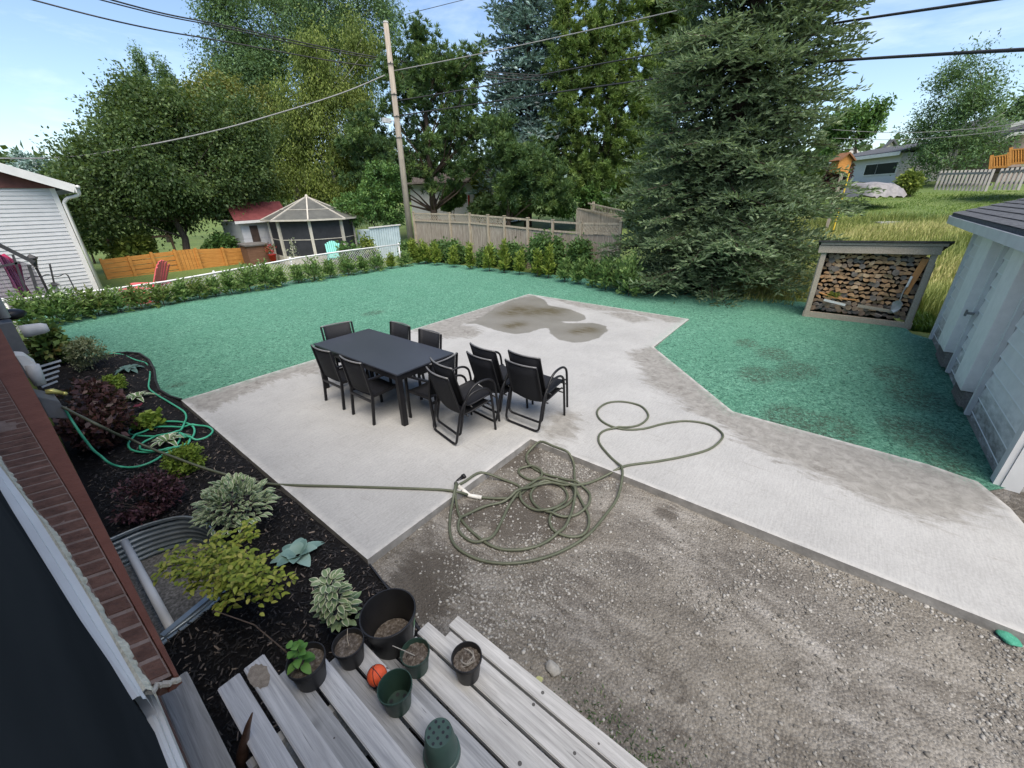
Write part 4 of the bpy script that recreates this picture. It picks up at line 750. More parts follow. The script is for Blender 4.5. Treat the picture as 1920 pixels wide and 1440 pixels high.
# ---- utility pole
pb=Vector((15.07,19.06,-.1)); t=thing('utility_pole','bare wooden utility pole standing at the end of the wooden fence','utility pole',pb)
mb=MB(); mb.tube([pb,pb+Vector((0,0,5)),pb+Vector((0,0,10.22))],[.165,.145,.115],16); obj('shaft',mb,wood('pole_wood',(.24,.205,.17),(.46,.41,.345),(9,9,.6),.9,2.5,.5),t,True,smooth=True)
mb=MB(); mb.tube([pb+Vector((0,0,10.22)),pb+Vector((0,0,10.27))],[.125,.115],16); obj('cap',mb,surf('cap_metal',[(.4,.4,.4),(.55,.55,.55)],9,.5),t,True)
MSTEEL=surf('bracket_steel',[(.10,.10,.105),(.24,.24,.25)],9,.45,metal=.6)
mb=MB(); c=at(725,226,24.2); mb.box(c-Vector((.0,0,0)),(.45,.16,.20)); mb.tube([c,pb+Vector((0,0,c.z-pb.z))],.025,6); obj('junction_box',mb,surf('box_grey',[(.35,.36,.37),(.55,.56,.57)],6,.5),t,True)
for z in (5.6,6.5,7.4,8.6): mb=MB(); mb.tube([pb+Vector((.15*math.cos(a),.15*math.sin(a),z+.1)) for a in np.linspace(0,2*PI,14,endpoint=False)],.018,5,closed=True); mb.tube([pb+Vector((-.1,-.12,z+.1)),pb+Vector((-.18,-.28,z+.12))],.02,5); obj('bracket',mb,MSTEEL,t,True)
MWIRE=surf('cable_black',[(.018,.018,.02),(.035,.035,.038)],9,.6); MWIRE2=surf('cable_grey',[(.16,.16,.16),(.26,.26,.26)],9,.6)
def smoothpath(P,k=8):
    P=[Vector(p) for p in P]; out=[]
    for i in range(len(P)-1):
        p0=P[max(0,i-1)];p1=P[i];p2=P[i+1];p3=P[min(len(P)-1,i+2)]
        for j in range(k): s=j/k; out.append(.5*((2*p1)+(p2-p0)*s+(2*p0-5*p1+4*p2-p3)*s*s+(3*p1-p0-3*p2+p3)*s**3))
    return out+[P[-1]]
def wire(lab,pts,r,mat=None):
    mb=MB(); mb.tube(smoothpath([at(*p) for p in pts],6),r*1.25,6); tag(obj('overhead_cable',mb,mat or MWIRE,smooth=True),lab,'cable','overhead cables')
wire('overhead cable leaving the utility pole highest and rising over the pines',[(738,133,24.3),(900,101,23),(1100,58,21.5),(1270,20,20.3),(1500,-30,19)],.018,MWIRE2)
wire('upper of two thick cables emerging from the big spruce',[(744,189,24.3),(900,163,22.3),(1080,128,20),(1250,98,18.2),(1430,66,16),(1580,41,14),(1880,-3,11.5),(2000,-22,10.8)],.019)
wire('lower of two thick cables emerging from the big spruce',[(748,217,24.3),(900,194,22.3),(1060,171,20),(1220,149,18),(1400,130,15.5),(1570,114,13.5),(1740,103,12),(1920,93,10.8),(2050,88,10)],.021)
wire('single overhead cable passing below the close pair behind the pole',[(40,-6,26),(185,32,25),(300,57,26),(423,78,27),(640,117,28),(800,135,29),(1000,150,30),(1225,152,32),(1400,150,34)],.021)
wire('upper of two close overhead cables crossing the willow',[(190,-8,24),(210,0,24),(310,26,25),(417,47,26),(540,74,27),(640,95,28),(800,122,29),(973,139,30),(1220,146,32),(1400,145,34)],.021)
wire('lower of two close overhead cables crossing the willow',[(150,-13,24.2),(190,0,24.2),(310,30,25.2),(417,51,26.2),(540,79,27.2),(640,99,28.2),(800,126,29.2),(973,143,30.2),(1220,149,32.2)],.018)
wire('pale service cable drooping from the utility pole over the dark broad tree',[(722,141,24.3),(640,175,24),(520,213,24),(400,246,24),(250,277,25),(120,295,27),(0,297,30),(-80,296,32)],.022,MWIRE2)
wire('faint cable slanting at the top centre behind the pole top',[(760,27,50),(820,12,50),(900,-8,50)],.02)
for i,(ya,yb,yc) in enumerate(((246,249,238),(262,262,247))): wire(['upper far thin cable in front of the wind-blown birch','lower far thin cable in front of the wind-blown birch'][i],[(1560,ya-3,40),(1680,yb,40),(1800,(yb+yc)/2,40),(1930,yc-8,40)],.012,MWIRE2)
# ---- chain-link fence
t=thing('chain_link_fence','white chain-link fence with pipe rail behind the bushy cedars','fence',(5,16.2,-.4)); MCL=surf('white_pipe',[(.62,.63,.63),(.78,.79,.79)],6,.45,kind='World'); MMESH=surf('white_wire',[(.40,.41,.41),(.55,.56,.56)],30,.5)
rail=[onY(*q,16.2) for q in ((-60,572),(0,565),(200,543),(310,528),(400,512),(480,498),(560,483),(650,470),(750,458))]
mb=MB(); mb.tube(rail,.026,8); obj('top_rail',mb,MCL,t,True,smooth=True)
def railz(x):
    for a,b in zip(rail,rail[1:]):
        if a.x<=x<=b.x: return a.z+(b.z-a.z)*(x-a.x)/(b.x-a.x)
    return rail[-1].z if x>rail[-1].x else rail[0].z
for px,py in ((8,565),(402,512),(545,486),(748,459)):
    p=onY(px,py,16.2); mb=MB(); mb.tube([(p.x,16.23,-.5),(p.x,16.23,p.z+.03)],.032,8); mb.sph((p.x,16.23,p.z+.04),.04,8,6); obj('post',mb,MCL,t,True,smooth=True)
mb=MB(); xa,xb=rail[0].x,rail[-1].x; pch=.11; x=xa
while x<xb:
    for sg in (1,-1):
        z1=railz(x)-.02; pts=[]; hh=.95; 
        x2=x+sg*hh
        if xa<=x2<=xb: mb.bar((x,16.2+.006*sg,z1),(x2,16.2+.006*sg,railz(x2)-.02-hh),.011,.011)
    x+=pch
obj('wire_mesh',mb,MMESH,t,True)
# ---- white garage next door, left
t=thing('white_garage','white vinyl-sided garage with dark red gable next door','garage',(-1.5,23,-.3)); VIN=flatmat('white_vinyl',(.52,.535,.55),(.3,.3,.28),.2)
X1=2.16; Y0=19.9
mb=MB(); lapwall(mb,-6.2,X1-.10,Y0,-.5,3.27,.115,.022,sgn=-1); mb.box((-2.0,23.5,1.4),(8.1,7.1,3.7)); obj('wall',mb,VIN,t,True)
mb=MB(); mb.box((X1-.05,Y0-.02,1.38),(.12,.05,3.78)); obj('corner_trim',mb,WHITE,t,True)
mb=MB(); RX=-2.0; RZ2=3.32+(2.5-RX)*.40; mb.add([(-6.2,Y0-.06,3.27),(X1,Y0-.06,3.27),(2.3,Y0-.06,3.30),(RX,Y0-.06,RZ2-.1),(-6.3,Y0-.06,3.30),(-6.2,Y0+.1,3.27),(X1,Y0+.1,3.27),(2.3,Y0+.1,3.30),(RX,Y0+.1,RZ2-.1),(-6.3,Y0+.1,3.3)],[(0,1,2,3,4),(9,8,7,6,5),(0,5,6,1)])
for k in range(34): x=-6+k*.25; 
obj('gable',mb,surf('gable_red',[(.085,.030,.026),(.14,.055,.048)],5,.7,.15,kind='World'),t,True)
mb=MB()
for sg in (1,-1):
    xe=2.55 if sg>0 else -6.55; ze=3.28
    V=[(RX,Y0-.42,RZ2),(xe,Y0-.42,ze),(xe,27.4,ze),(RX,27.4,RZ2)]; mb.add(V+[(a,b,c+.09) for a,b,c in V],[(0,1,2,3),(7,6,5,4),(1,0,4,5),(2,1,5,6),(3,2,6,7),(0,3,7,4)])
obj('roof',mb,MSHING,t,True)
mb=MB()
for sg in (1,-1):
    xe=2.56 if sg>0 else -6.56; mb.bar((RX,Y0-.435,RZ2-.03),(xe,Y0-.435,3.25),.03,.24)
mb.box((2.57,23.4,3.24),(.03,8.0,.2)); obj('fascia',mb,WHITE,t,True)
mb=MB(); mb.tube([(2.66,Y0-.40,3.30),(2.66,27.3,3.28)],.055,8); mb.tube(smoothpath([(2.64,Y0-.30,3.25),(2.62,Y0-.25,3.08),(2.35,Y0-.14,2.98),(2.23,Y0-.09,2.85)],4)+[Vector((2.23,Y0-.08,-.3))],.05,8); obj('downspout',mb,WHITE,t,True,smooth=True)
# ---- screened octagonal gazebo
gc=Vector((11.2,22.0,-.15)); Rg=1.98; t=thing('gazebo','octagonal screened gazebo with grey panel roof behind the chain-link fence','gazebo',gc); MFR=surf('beige_frame',[(.42,.39,.335),(.54,.51,.45)],6,.5); MSCR=surf('dark_screen',[(.018,.019,.024),(.032,.033,.040)],4,.6,kind='World')
ang=[math.radians(22.5+45*k-8) for k in range(8)]; C8=[gc+Vector((Rg*math.cos(a),Rg*math.sin(a),0)) for a in ang]; E8=[gc+Vector((2.3*math.cos(a),2.3*math.sin(a),2.13)) for a in ang]; ap=gc+Vector((0,0,3.15)); M8=[e.lerp(ap,.42) for e in E8]
for k in range(8):
    mb=MB(); mb.bar(C8[k],C8[k]+Vector((0,0,2.15)),.13,.10,(math.cos(ang[k]),math.sin(ang[k]),0)); obj('post',mb,MFR,t,True)
    a,b=C8[k],C8[(k+1)%8]; z=Vector((0,0,1)); mb=MB(); m_=(a+b)/2; nr=(m_-gc); nr.z=0; nr.normalize()
    V=[a+z*.5,b+z*.5,b+z*2.12,a+z*2.12]; mb.add([v-nr*.01 for v in V]+[v-nr*.02 for v in V],[(0,1,2,3),(7,6,5,4)]); obj('screen_panel',mb,MSCR,t,True)
    mb=MB(); mb.add([a,b,b+z*.5,a+z*.5,a-nr*.03,b-nr*.03,b-nr*.03+z*.5,a-nr*.03+z*.5],[(0,1,2,3),(7,6,5,4),(3,2,6,7)]); obj('lower_panel',mb,MFR,t,True); mb=MB(); mb.bar(a+z*1.25,b+z*1.25,.03,.03); obj('screen_rail',mb,MFR,t,True)
mb=MB()
for k in range(8): mb.add([E8[k],E8[(k+1)%8],M8[(k+1)%8],M8[k]],[(0,1,2,3)]); mb.add([M8[k],M8[(k+1)%8],ap],[(0,1,2)])
obj('roof',mb,surf('roof_panel',[(.07,.072,.066),(.115,.116,.105)],3,.55,kind='World'),t,True)
mb=MB()
for k in range(8): mb.bar(E8[k]+Vector((0,0,.015)),ap+Vector((0,0,.02)),.06,.04); mb.bar(E8[k],E8[(k+1)%8],.05,.07); mb.bar(M8[k]+Vector((0,0,.02)),M8[(k+1)%8]+Vector((0,0,.02)),.05,.03)
mb.sph(ap+Vector((0,0,.03)),.08,8,6); obj('roof_rib',mb,MFR,t,True)
# ---- shed with dark red roof
t=thing('garden_shed','white block garden shed with dark red roof beside the gazebo','shed',(9.3,24.6,-.2)); p0=onY(452,418,24); p1=onY(498,412,24)
mb=MB(); lapwall(mb,8.55,10.6,24.0,-.2,1.92,.33,.012,sgn=-1); lapwall(mb,24.0,26.4,8.55,-.2,1.92,.33,.012,axis='y',sgn=-1); mb.box((9.6,25.2,.86),(2.05,2.3,2.1)); obj('wall',mb,VIN,t,True)
mb=MB(); V=[(8.25,23.7,1.92),(10.9,23.7,1.98),(11.3,25.3,2.75),(8.6,25.3,2.72)]; mb.add(V+[(a,b,c+.08) for a,b,c in V],[(0,1,2,3),(7,6,5,4),(1,0,4,5),(2,1,5,6),(3,2,6,7),(0,3,7,4)]); V=[(8.6,25.3,2.72),(11.3,25.3,2.75),(11.1,26.9,1.95),(8.4,26.9,1.95)]; mb.add(V+[(a,b,c+.08) for a,b,c in V],[(0,1,2,3),(7,6,5,4),(1,0,4,5),(2,1,5,6),(3,2,6,7),(0,3,7,4)]); obj('roof',mb,surf('roof_red',[(.13,.032,.034),(.20,.055,.055)],4,.6,kind='World'),t,True)
mb=MB(); mb.bar((8.24,23.68,1.90),(10.92,23.68,1.96),.03,.12); obj('fascia',mb,WHITE,t,True)
mb=MB(); mb.box((9.12,23.96,.85),(.36,.05,1.75)); obj('door',mb,surf('door_brown',[(.03,.022,.018),(.075,.05,.04)],5,.6),t,True)
t=thing('storage_chest','low brown timber chest with grey lid in front of the white shed','chest',onY(490,490,23.0)); b=onY(488,492,23.0); mb=MB(); mb.box((b.x,b.y+.3,.40),(.95,.8,.95)); obj('body',mb,wood('chest_wood',(.10,.05,.03),(.24,.13,.085)),t,True,bev=.01); mb=MB(); mb.box((b.x,b.y+.3,.90),(1.1,.95,.06),Matrix.Rotation(.06,3,'X')); obj('lid',mb,surf('lid_grey',[(.09,.085,.08),(.15,.145,.14)],5,.8),t,True)
t=thing('flower_pot','red pot of red flowers standing beside the brown chest','flower pot',onY(513,489,22.6)); c=onY(513,489,22.6); mb=MB(); mb.lathe([(.0,0),(.13,0),(.18,.32),(.19,.32),(.185,.29),(.0,.28)],c,14); obj('pot',mb,surf('pot_red',[(.55,.03,.03),(.68,.06,.05)],5,.4),t,True,smooth=True); fo=Fol(); leafy(fo,[(np.array(c)+[0,0,.55],np.array([.2,.2,.28]))],50,7,.09,.05,tl=.15,spread=.05); fo.build('flowers',lm('flower_red',[(.05,.10,.03),(.10,.14,.04),(.5,.04,.06),(.65,.08,.10)]),t,True)
# trellis in gazebo front
t=thing('trellis_plant','pale climbing plant on a thin stake in front of the gazebo door','climbing plant',onY(548,480,20.0)); a=onY(551,481,20.0); b=onY(546,447,20.0); mb=MB(); mb.tube([a,b],.012,5); obj('stem',mb,MFR,t,True); fo=Fol(); P=np.array([a.lerp(b,rng.random())[:] for k in range(70)])+rng.normal(0,.07,(70,3)); fo.cards(P,rdir(70),rdir(70),.13,.07,rng.random(70)); fo.build('foliage',lm('leaf_pale',[(.25,.28,.18),(.45,.46,.36)]),t,True)
# ---- orange board planter fence, arbour, red chair, teal chair, blue-grey shed
t=thing('low_board_fence','low orange-stained board fence around the neighbour garden','fence',(5.6,24.0,-.2)); MOR=wood('stained_orange',(.42,.17,.035),(.66,.32,.085),(1,1,9),.6,3,.2)
ra=onY(188,487,24.2); rb=onY(325,470,24.2); rc=onY(465,465,24.2)
for a,b in ((ra,rb),(rb,onY(365,467,24.2)),(onY(365,467,24.2),rc)):
    mb=MB(); n=5; vert=(b-a).length<1.2
    if vert:
        for k in range(6): x=a.x+(b.x-a.x)*(k+.5)/6; mb.box((x,24.15,(a.z-.35)/2+.02),((b.x-a.x)/6-.012,.03,a.z+.32))
    else:
        for k in range(n): f=(k+.5)/n; z=lambda q: -.2+(q.z+.2)*f; mb.bar((a.x,24.2,z(a)),(b.x,24.2,z(b)),.03,(a.z+.2)/n-.012)
    obj('board_panel',mb,MOR,t,True)
for q in (ra,onY(240,482,24.2),onY(282,475,24.2),rb,onY(365,467,24.2),onY(415,466,24.2),rc): mb=MB(); mb.box((q.x,24.12,(q.z-.2)/2+.02),(.10,.10,q.z+.26)); obj('post',mb,MOR,t,True)
t=thing('timber_arbour','thin brown timber arbour frame over vines behind the orange fence','arbour',at(262,475,27)); mb=MB(); W_=[at(200,450,27),at(318,442,27)]
for px,py,qx,qy in ((201,450,212,485),(318,442,330,472),(238,448,246,478)): a=at(px,py,27); b=at(qx,qy,27); mb.bar(b-Vector((0,0,.3)),a,.09,.09,(1,0,0))
mb.bar(*W_,.09,.10); obj('frame',mb,wood('arbour_wood',(.11,.07,.04),(.25,.165,.10)),t,True)
fo=Fol(); lb=lobes_px([(245,462,28,14),(230,475,22,10),(270,472,20,10)],26.8); leafy(fo,lb,90,9,.22,.16,tl=.3,spread=.12); fo.build('vine',M_YEL,t,True)
# chairs: adirondack
def adirondack(name,label,c,rz,mat,sc=1.0):
    t=thing(name,label,'garden chair',c,rz); t.scale=(sc,sc,sc); mb=MB(); n=7
    for k in range(n): x=-.27+.09*k; h=.78+.14*math.cos((k-3)*.5); mb.bar((x,.15,.22),(x*1.12,.52,h+.18),.082,.02,(0,1,0))
    obj('backrest',mb,mat,t); mb=MB()
    for k in range(6): mb.bar((-.28,-.38+.1*k,.38-.03*k),(.28,-.38+.1*k,.38-.03*k),.085,.02)
    obj('seat',mb,mat,t)
    for s in (-1,1): mb=MB(); mb.bar((s*.36,-.42,.55),(s*.34,.38,.52),.12,.025); obj('armrest',mb,mat,t); mb=MB(); mb.bar((s*.33,-.36,0),(s*.33,-.34,.54),.08,.03,(1,0,0)); mb.bar((s*.29,-.40,.33),(s*.29,.55,.02),.03,.11); obj('leg',mb,mat,t)
    return t
c=onY(283,566,17.0); c.z=-.25; adirondack('adirondack_chair','red plastic slatted garden chair behind the chain-link fence',c,-2.2,surf('red_plastic',[(.72,.11,.13),(.82,.19,.20)],4,.45),1.3)
c=onY(628,485,19.3); c.z=-.02; adirondack('adirondack_chair','teal plastic garden chair in front of the gazebo',c,-.5,surf('teal_plastic',[(.10,.42,.36),(.17,.55,.48)],4,.45),.95)
t=thing('metal_shed','small pale blue-grey corrugated metal shed beside the gazebo','metal shed',(13.8,19.6,-.1)); MCB=surf('bluegrey_metal',[(.36,.46,.50),(.48,.58,.62)],3,.5,kind='World'); mb=MB(); a=onY(692,428,19.5); b=onY(748,422,19.5); n=26; V=[];
for k in range(n+1):
    x=a.x+(b.x-a.x)*k/n; zt=a.z+(b.z-a.z)*k/n; V+= [(x,19.5-(.03 if k%2 else 0),-.1),(x,19.5-(.03 if k%2 else 0),zt)]
mb.add(V,[(2*k,2*k+2,2*k+3,2*k+1) for k in range(n)]); mb.box(((a.x+b.x)/2,20.1,.65),(b.x-a.x-.02,1.1,1.45)); obj('wall',mb,MCB,t,True); mb=MB(); mb.bar((a.x-.05,19.45,a.z+.02),(b.x+.05,19.45,b.z+.02),.06,.06); obj('trim',mb,WHITE,t,True)
# ---- purple canopy tent and lantern hook, left edge
t=thing('canopy_tent','dark-framed garden canopy with purple netting and magenta curtains','canopy tent',onY(30,560,17.6)); MDM=surf('dark_metal',[(.03,.03,.034),(.06,.06,.066)],6,.45); 
mb=MB(); a=onY(64,492,17.6); mb.bar(onY(-90,415,17.6),a,.10,.10); mb.bar(a,(a.x,20.0-.6,a.z),.06,.06); mb.bar(a-Vector((.12,0,.05)),onY(92,600,17.6)-Vector((.1,0,.5)),.07,.07,(0,1,0)); mb.bar(onY(24,478,17.6),onY(60,590,17.6)-Vector((0,0,.4)),.05,.05,(0,1,0)); mb.bar(onY(0,512,17.6)-Vector((1,0,0)),onY(38,492,17.6),.05,.05); obj('frame',mb,MDM,t,True)
def netmat():
    m,t_,b=nodes('purple_net'); b.inputs['Base Color'].default_value=(.10,.05,.12,1); b.inputs['Roughness'].default_value=.8; tr=t_.nodes.new('ShaderNodeBsdfTransparent'); ms=t_.nodes.new('ShaderNodeMixShader'); ms.inputs[0].default_value=.62; t_.links.new(tr.outputs[0],ms.inputs[1]); t_.links.new(b.outputs[0],ms.inputs[2]); t_.links.new(ms.outputs[0],t_.nodes['Material Output'].inputs['Surface']); return m
def drape(pa,pb,y0,n,amp,zb): 
    mb=MB(); V=[]
    for k in range(n+1): f=k/n; p=pa.lerp(pb,f); V+=[(p.x,y0+amp*math.sin(k*1.7),p.z),(p.x+.1*f,y0+amp*1.3*math.sin(k*1.7+.4),zb)]
    mb.add(V,[(2*k,2*k+2,2*k+3,2*k+1) for k in range(n)]); return mb
obj('netting',drape(onY(-60,460,17.7),onY(60,497,17.7),17.72,30,.04,-.4),netmat(),t,True); obj('curtain',drape(onY(-10,470,17.9),onY(22,492,17.9),17.95,16,.06,.15),surf('magenta_cloth',[(.30,.012,.06),(.45,.03,.11)],3,.8),t,True)
mb=MB(); mb.tube([onY(0,479,18.2),onY(24,498,18.2),onY(37,540,18.2)],[.10,.16,.12],8); obj('tied_curtain',mb,bpy.data.materials['magenta_cloth'],t,True,smooth=True)
t=thing('lantern_post','black lantern post with scrolled plant hangers before the white garage','lantern post',onY(96,585,18.2)); mb=MB(); a=onY(67,500,18.2); b=onY(92,590,18.2); b=Vector((a.x,18.2,-.4)); mb.tube([b,a],.03,8); obj('post',mb,MDM,t,True)
mb=MB(); mb.lathe([(.04,0),(.10,.20),(.125,.22),(.125,.25),(.03,.33),(.0,.36)],a,6); mb.lathe([(.07,-.02),(.05,.0)],a,8); obj('lantern',mb,MDM,t,True)
mb=MB(); z0=a.z-.30
for s in (-1,1): mb.tube(smoothpath([(a.x,18.2,z0),(a.x+s*.15,18.2,z0+.06),(a.x+s*.32,18.2,z0-.03),(a.x+s*.50,18.2,z0+.03),(a.x+s*.55,18.2,z0-.05)],5),.012,6); mb.bar((a.x+s*.55,18.2,z0),(a.x+s*.58,18.2,-.4),.03,.03,(0,1,0))
obj('hanger',mb,MDM,t,True)
mb=MB(); mb.tube([onY(93,494,18.6),onY(128,560,18.6)+Vector((-.28,0,-.3))],.022,6); tag(obj('garden_stake',mb,MDM),'plain dark stake leaning beside the lantern post','stake')
t=thing('bird_feeder','small hanging bird feeder beside the lantern post','bird feeder',onY(103,535,18.2)); c=onY(101,534,18.2); mb=MB(); mb.lathe([(.0,.08),(.14,.0),(.13,-.01),(.0,-.01)],c,10); obj('roof',mb,MDM,t,True); mb=MB(); mb.lathe([(.0,-.22),(.06,-.22),(.06,-.01)],c,8); obj('body',mb,surf('feeder_grey',[(.3,.3,.3),(.45,.45,.45)],5,.5),t,True)
# ---- house behind the pines
wc=at(850,400,36); t=thing('white_house','white house with dark red base behind the pines','house',wc); d=(at(925,392,33)-at(795,392,36)); d.z=0; L0=d.length; d.normalize(); nrm=Vector((d.y,-d.x,0)); 
if nrm.dot(at(850,392,36))>0: nrm=-nrm
A=at(800,392,36); A.z=0; z0=hgt2(A.x,A.y)-.2; Rm=Matrix((d,-nrm,Vector((0,0,1)))).transposed()
def hb(mb,u,w_,z,du,dw,dz): mb.box(A+d*u-nrm*w_+Vector((0,0,z)),(du,dw,dz),Rm)
mb=MB(); hb(mb,2.6,3,z0+2.1,8.0,6,2.8); obj('wall',mb,flatmat('house_white',(.66,.67,.68),(.4,.4,.38),.1),t,True)
mb=MB(); hb(mb,.2,3,z0+.3,3.2,6.04,1.3); obj('foundation',mb,surf('base_red',[(.16,.02,.025),(.24,.04,.045)],4,.7),t,True)
mb=MB(); hb(mb,2.6,3.0,z0+3.6,8.8,6.9,.12); hb(mb,2.6,3.0,z0+3.85,8.4,4.6,.45); hb(mb,2.6,3.0,z0+4.3,8.2,2.4,.5); obj('roof',mb,surf('house_roof',[(.15,.13,.125),(.24,.215,.2)],6,.9,kind='World'),t,True)
for (u,z,w2,h2) in ((1.9,z0+.62,1.0,.62),(.7,z0+2.0,.7,1.1)):
    mb=MB(); hb(mb,u,-.03,z,w2+.16,.06,h2+.16); f=obj('window',mb,WHITE,t,True); mb=MB()
    for k in (-1,1): hb(mb,u+k*w2*.25,-.065,z,w2*.42,.02,h2*.9)
    obj('pane',mb,glassmat('dark_pane',(.02,.025,.03)),f,True)
a=at(880,393,34); t=thing('red_board_fence','short bright red board fence beside the white house','fence',a); mb=MB()
for k in range(14): f=k/13; q=at(880+48*f,393+3*f,34); h=1.35 if k<3 else .75; mb.bar((q.x,q.y,hgt2(q.x,q.y)-.2),(q.x,q.y,q.z+h-.35),.16,.03,(1,0,0))
obj('board_panel',mb,surf('red_stain',[(.30,.025,.02),(.42,.05,.035)],5,.7),t,True)
# ---- right background
t=thing('bungalow','long pale bungalow with dark roof beyond the tarp-covered pile','bungalow',at(1640,335,52)); 
a=at(1572,300,52); b=at(1690,296,46); d=(b-a); d.z=0; Lh=d.length; d.normalize(); n_=Vector((-d.y,d.x,0)); n_=n_ if n_.dot(a)<0 else -n_; Rm=Matrix((d,-n_,Vector((0,0,1)))).transposed(); a.z=0
zb=3.0; ze=at(1640,295,50).z; A=a
mb=MB(); hb2=lambda mb,u,w_,z,du,dw,dz: mb.box(A+d*u-n_*w_+Vector((0,0,z)),(du,dw,dz),Rm); hb2(mb,Lh/2,3,(zb+ze)/2,Lh,6,ze-zb); obj('wall',mb,VIN,t,True)
mb=MB(); e0=A-d*.4+n_*.5+Vector((0,0,ze)); e1=A+d*(Lh+.4)+n_*.5+Vector((0,0,ze)); r0=A-d*.4-n_*3+Vector((0,0,ze+.75)); r1=A+d*(Lh+.4)-n_*3+Vector((0,0,ze+.75)); k0=A-d*.4-n_*6.5+Vector((0,0,ze)); k1=A+d*(Lh+.4)-n_*6.5+Vector((0,0,ze)); u=Vector((0,0,.12))
mb.add([e0,e1,r1,r0,e0+u,e1+u,r1+u,r0+u,k0,k1,k0+u,k1+u],[(0,1,2,3),(7,6,5,4),(0,4,5,1),(3,2,9,8),(10,11,6,7),(0,3,7,4),(1,5,6,2),(3,8,10,7),(2,6,11,9)]); obj('roof',mb,MSHING,t,True)
mb=MB(); mb.bar(e0-u*.5,e1-u*.5,.06,.25); obj('fascia',mb,WHITE,t,True)
for uu,ww in ((.62,1.4),(.85,2.2)):
    mb=MB(); hb2(mb,Lh*uu,-.03,zb+(ze-zb)*.58,ww,.06,.9); f=obj('window',mb,WHITE,t,True); mb=MB(); hb2(mb,Lh*uu,-.065,zb+(ze-zb)*.58,ww-.2,.02,.75); obj('pane',mb,bpy.data.materials['dark_pane'],f,True)
t=thing('small_gable_house','pale gable of a far house over the bungalow roof','house',at(1665,275,80)); c=at(1665,280,80); mb=MB(); s=mpp(1665,280,80); rt=_r0; V=[c-rt*14*s,c+rt*14*s,c+Vector((0,0,14*s))]; bk=Vector((_f.x,_f.y,0)).normalized()*6; dn=Vector((0,0,-c.z+3.5)); mb.add([V[0]+dn,V[1]+dn,V[1],V[2],V[0]]+[v+bk for v in (V[0]+dn,V[1]+dn,V[1],V[2],V[0])],[(0,1,2,3,4),(9,8,7,6,5),(0,4,9,5),(1,6,7,2)]); obj('wall',mb,surf('cream_wall',[(.5,.47,.42),(.6,.57,.52)],3,.7),t,True); mb=MB(); 
for k in (1,-1): mb.bar(c+rt*k*17*s-bk*.05+Vector((0,0,-2*s)),c-bk*.05+Vector((0,0,15*s)),bk.length*0+.4,.2); mb.bar(c+rt*k*8*s+bk*.5+Vector((0,0,7*s)),c+rt*k*8.1*s+bk*.5+Vector((0,0,7.1*s)),.1,.1)
obj('roof',mb,MSHING,t,True)
# birdhouse hut on post
t=thing('birdhouse','orange gabled birdhouse on a grey post before the bungalow','birdhouse',at(1590,350,24)); c=at(1585,305,24); s=mpp(1585,305,24); rt=_r0; fw=Vector((_f.x,_f.y,0)).normalized(); R3=Matrix((rt,fw,Vector((0,0,1)))).transposed(); ax=Matrix.Rotation(.22,3,'Z')@R3
mb=MB(); w2=12*s; h=15*s; V=[(-w2,0,-h),(w2*.9,0,-h*1.2),(w2,0,h*.45),(0,0,h),(-w2,0,h*.35)]; V=[c+R3@Vector(v) for v in V]; mb.add(V+[v+fw*.45 for v in V],[(0,1,2,3,4),(9,8,7,6,5)]+[(i,i+5,(i+1)%5+5,(i+1)%5) for i in range(5)]); obj('body',mb,MOR,t,True)
mb=MB(); 
for k in (1,-1): mb.bar(c+R3@Vector((k*w2*1.3,.2,h*.22)),c+R3@Vector((0,.2,h*1.08)),.62,.05,(0,0,1))
obj('roof',mb,surf('bh_roof',[(.16,.07,.03),(.27,.13,.06)],6,.7),t,True)
mb=MB(); g0=c.copy(); g0.z=hgt2(c.x,c.y)-.2; mb.bar(g0,c-Vector((0,0,h)),.12,.12,(1,0,0)); obj('post',mb,MWG,t,True)
mb=MB(); a=at(1592,325,23.5); b=at(1580,372,23.5); b.z=min(b.z,hgt2(b.x,b.y)); mb.tube([b,a],.03,6); tag(obj('garden_stake',mb,surf('yellow_paint',[(.62,.42,.03),(.75,.55,.06)],5,.6)),'yellow stake leaning below the orange birdhouse','stake')
# tarp pile
t=None; c=at(1637,343,33); s=mpp(1637,343,33); fo=MB(); nx,ny=16,8; V=[]; rt=_r0
for j in range(ny+1):
    for i in range(nx+1):
        u=i/nx*2-1; v=j/ny*2-1; q=(1-abs(u)**9)*(1-abs(v)**6); z=max(0,q)*24*s*(.85+.15*math.cos(u*2+.4))+.05*math.sin(u*14+v*5)*(1-q*.6)+.04*math.sin(u*23); V.append(c+rt*(u*35*s)+fw*(v*1.4)+Vector((0,0,z*1.0-11*s-.38)))
fo.add(V,[(j*(nx+1)+i,j*(nx+1)+i+1,(j+1)*(nx+1)+i+1,(j+1)*(nx+1)+i) for j in range(ny) for i in range(nx)]); tag(obj('tarp_pile',fo,surf('tarp',[(.15,.145,.15),(.26,.25,.25)],4,.6,.3,kind='World'),smooth=True),'pale grey tarpaulin draped over a pile in front of the bungalow','tarp')
# stone slab
mb=MB(); c=at(1672,366,27); c.z=hgt2(c.x,c.y)+.1; mb.box(c,(1.0,1.0,.12),R3); tag(obj('stone_slab',mb,surf('slab_grey',[(.25,.25,.25),(.4,.4,.4)],5,.9)),'flat grey stone slab in the long grass below the tarp','stone slab')
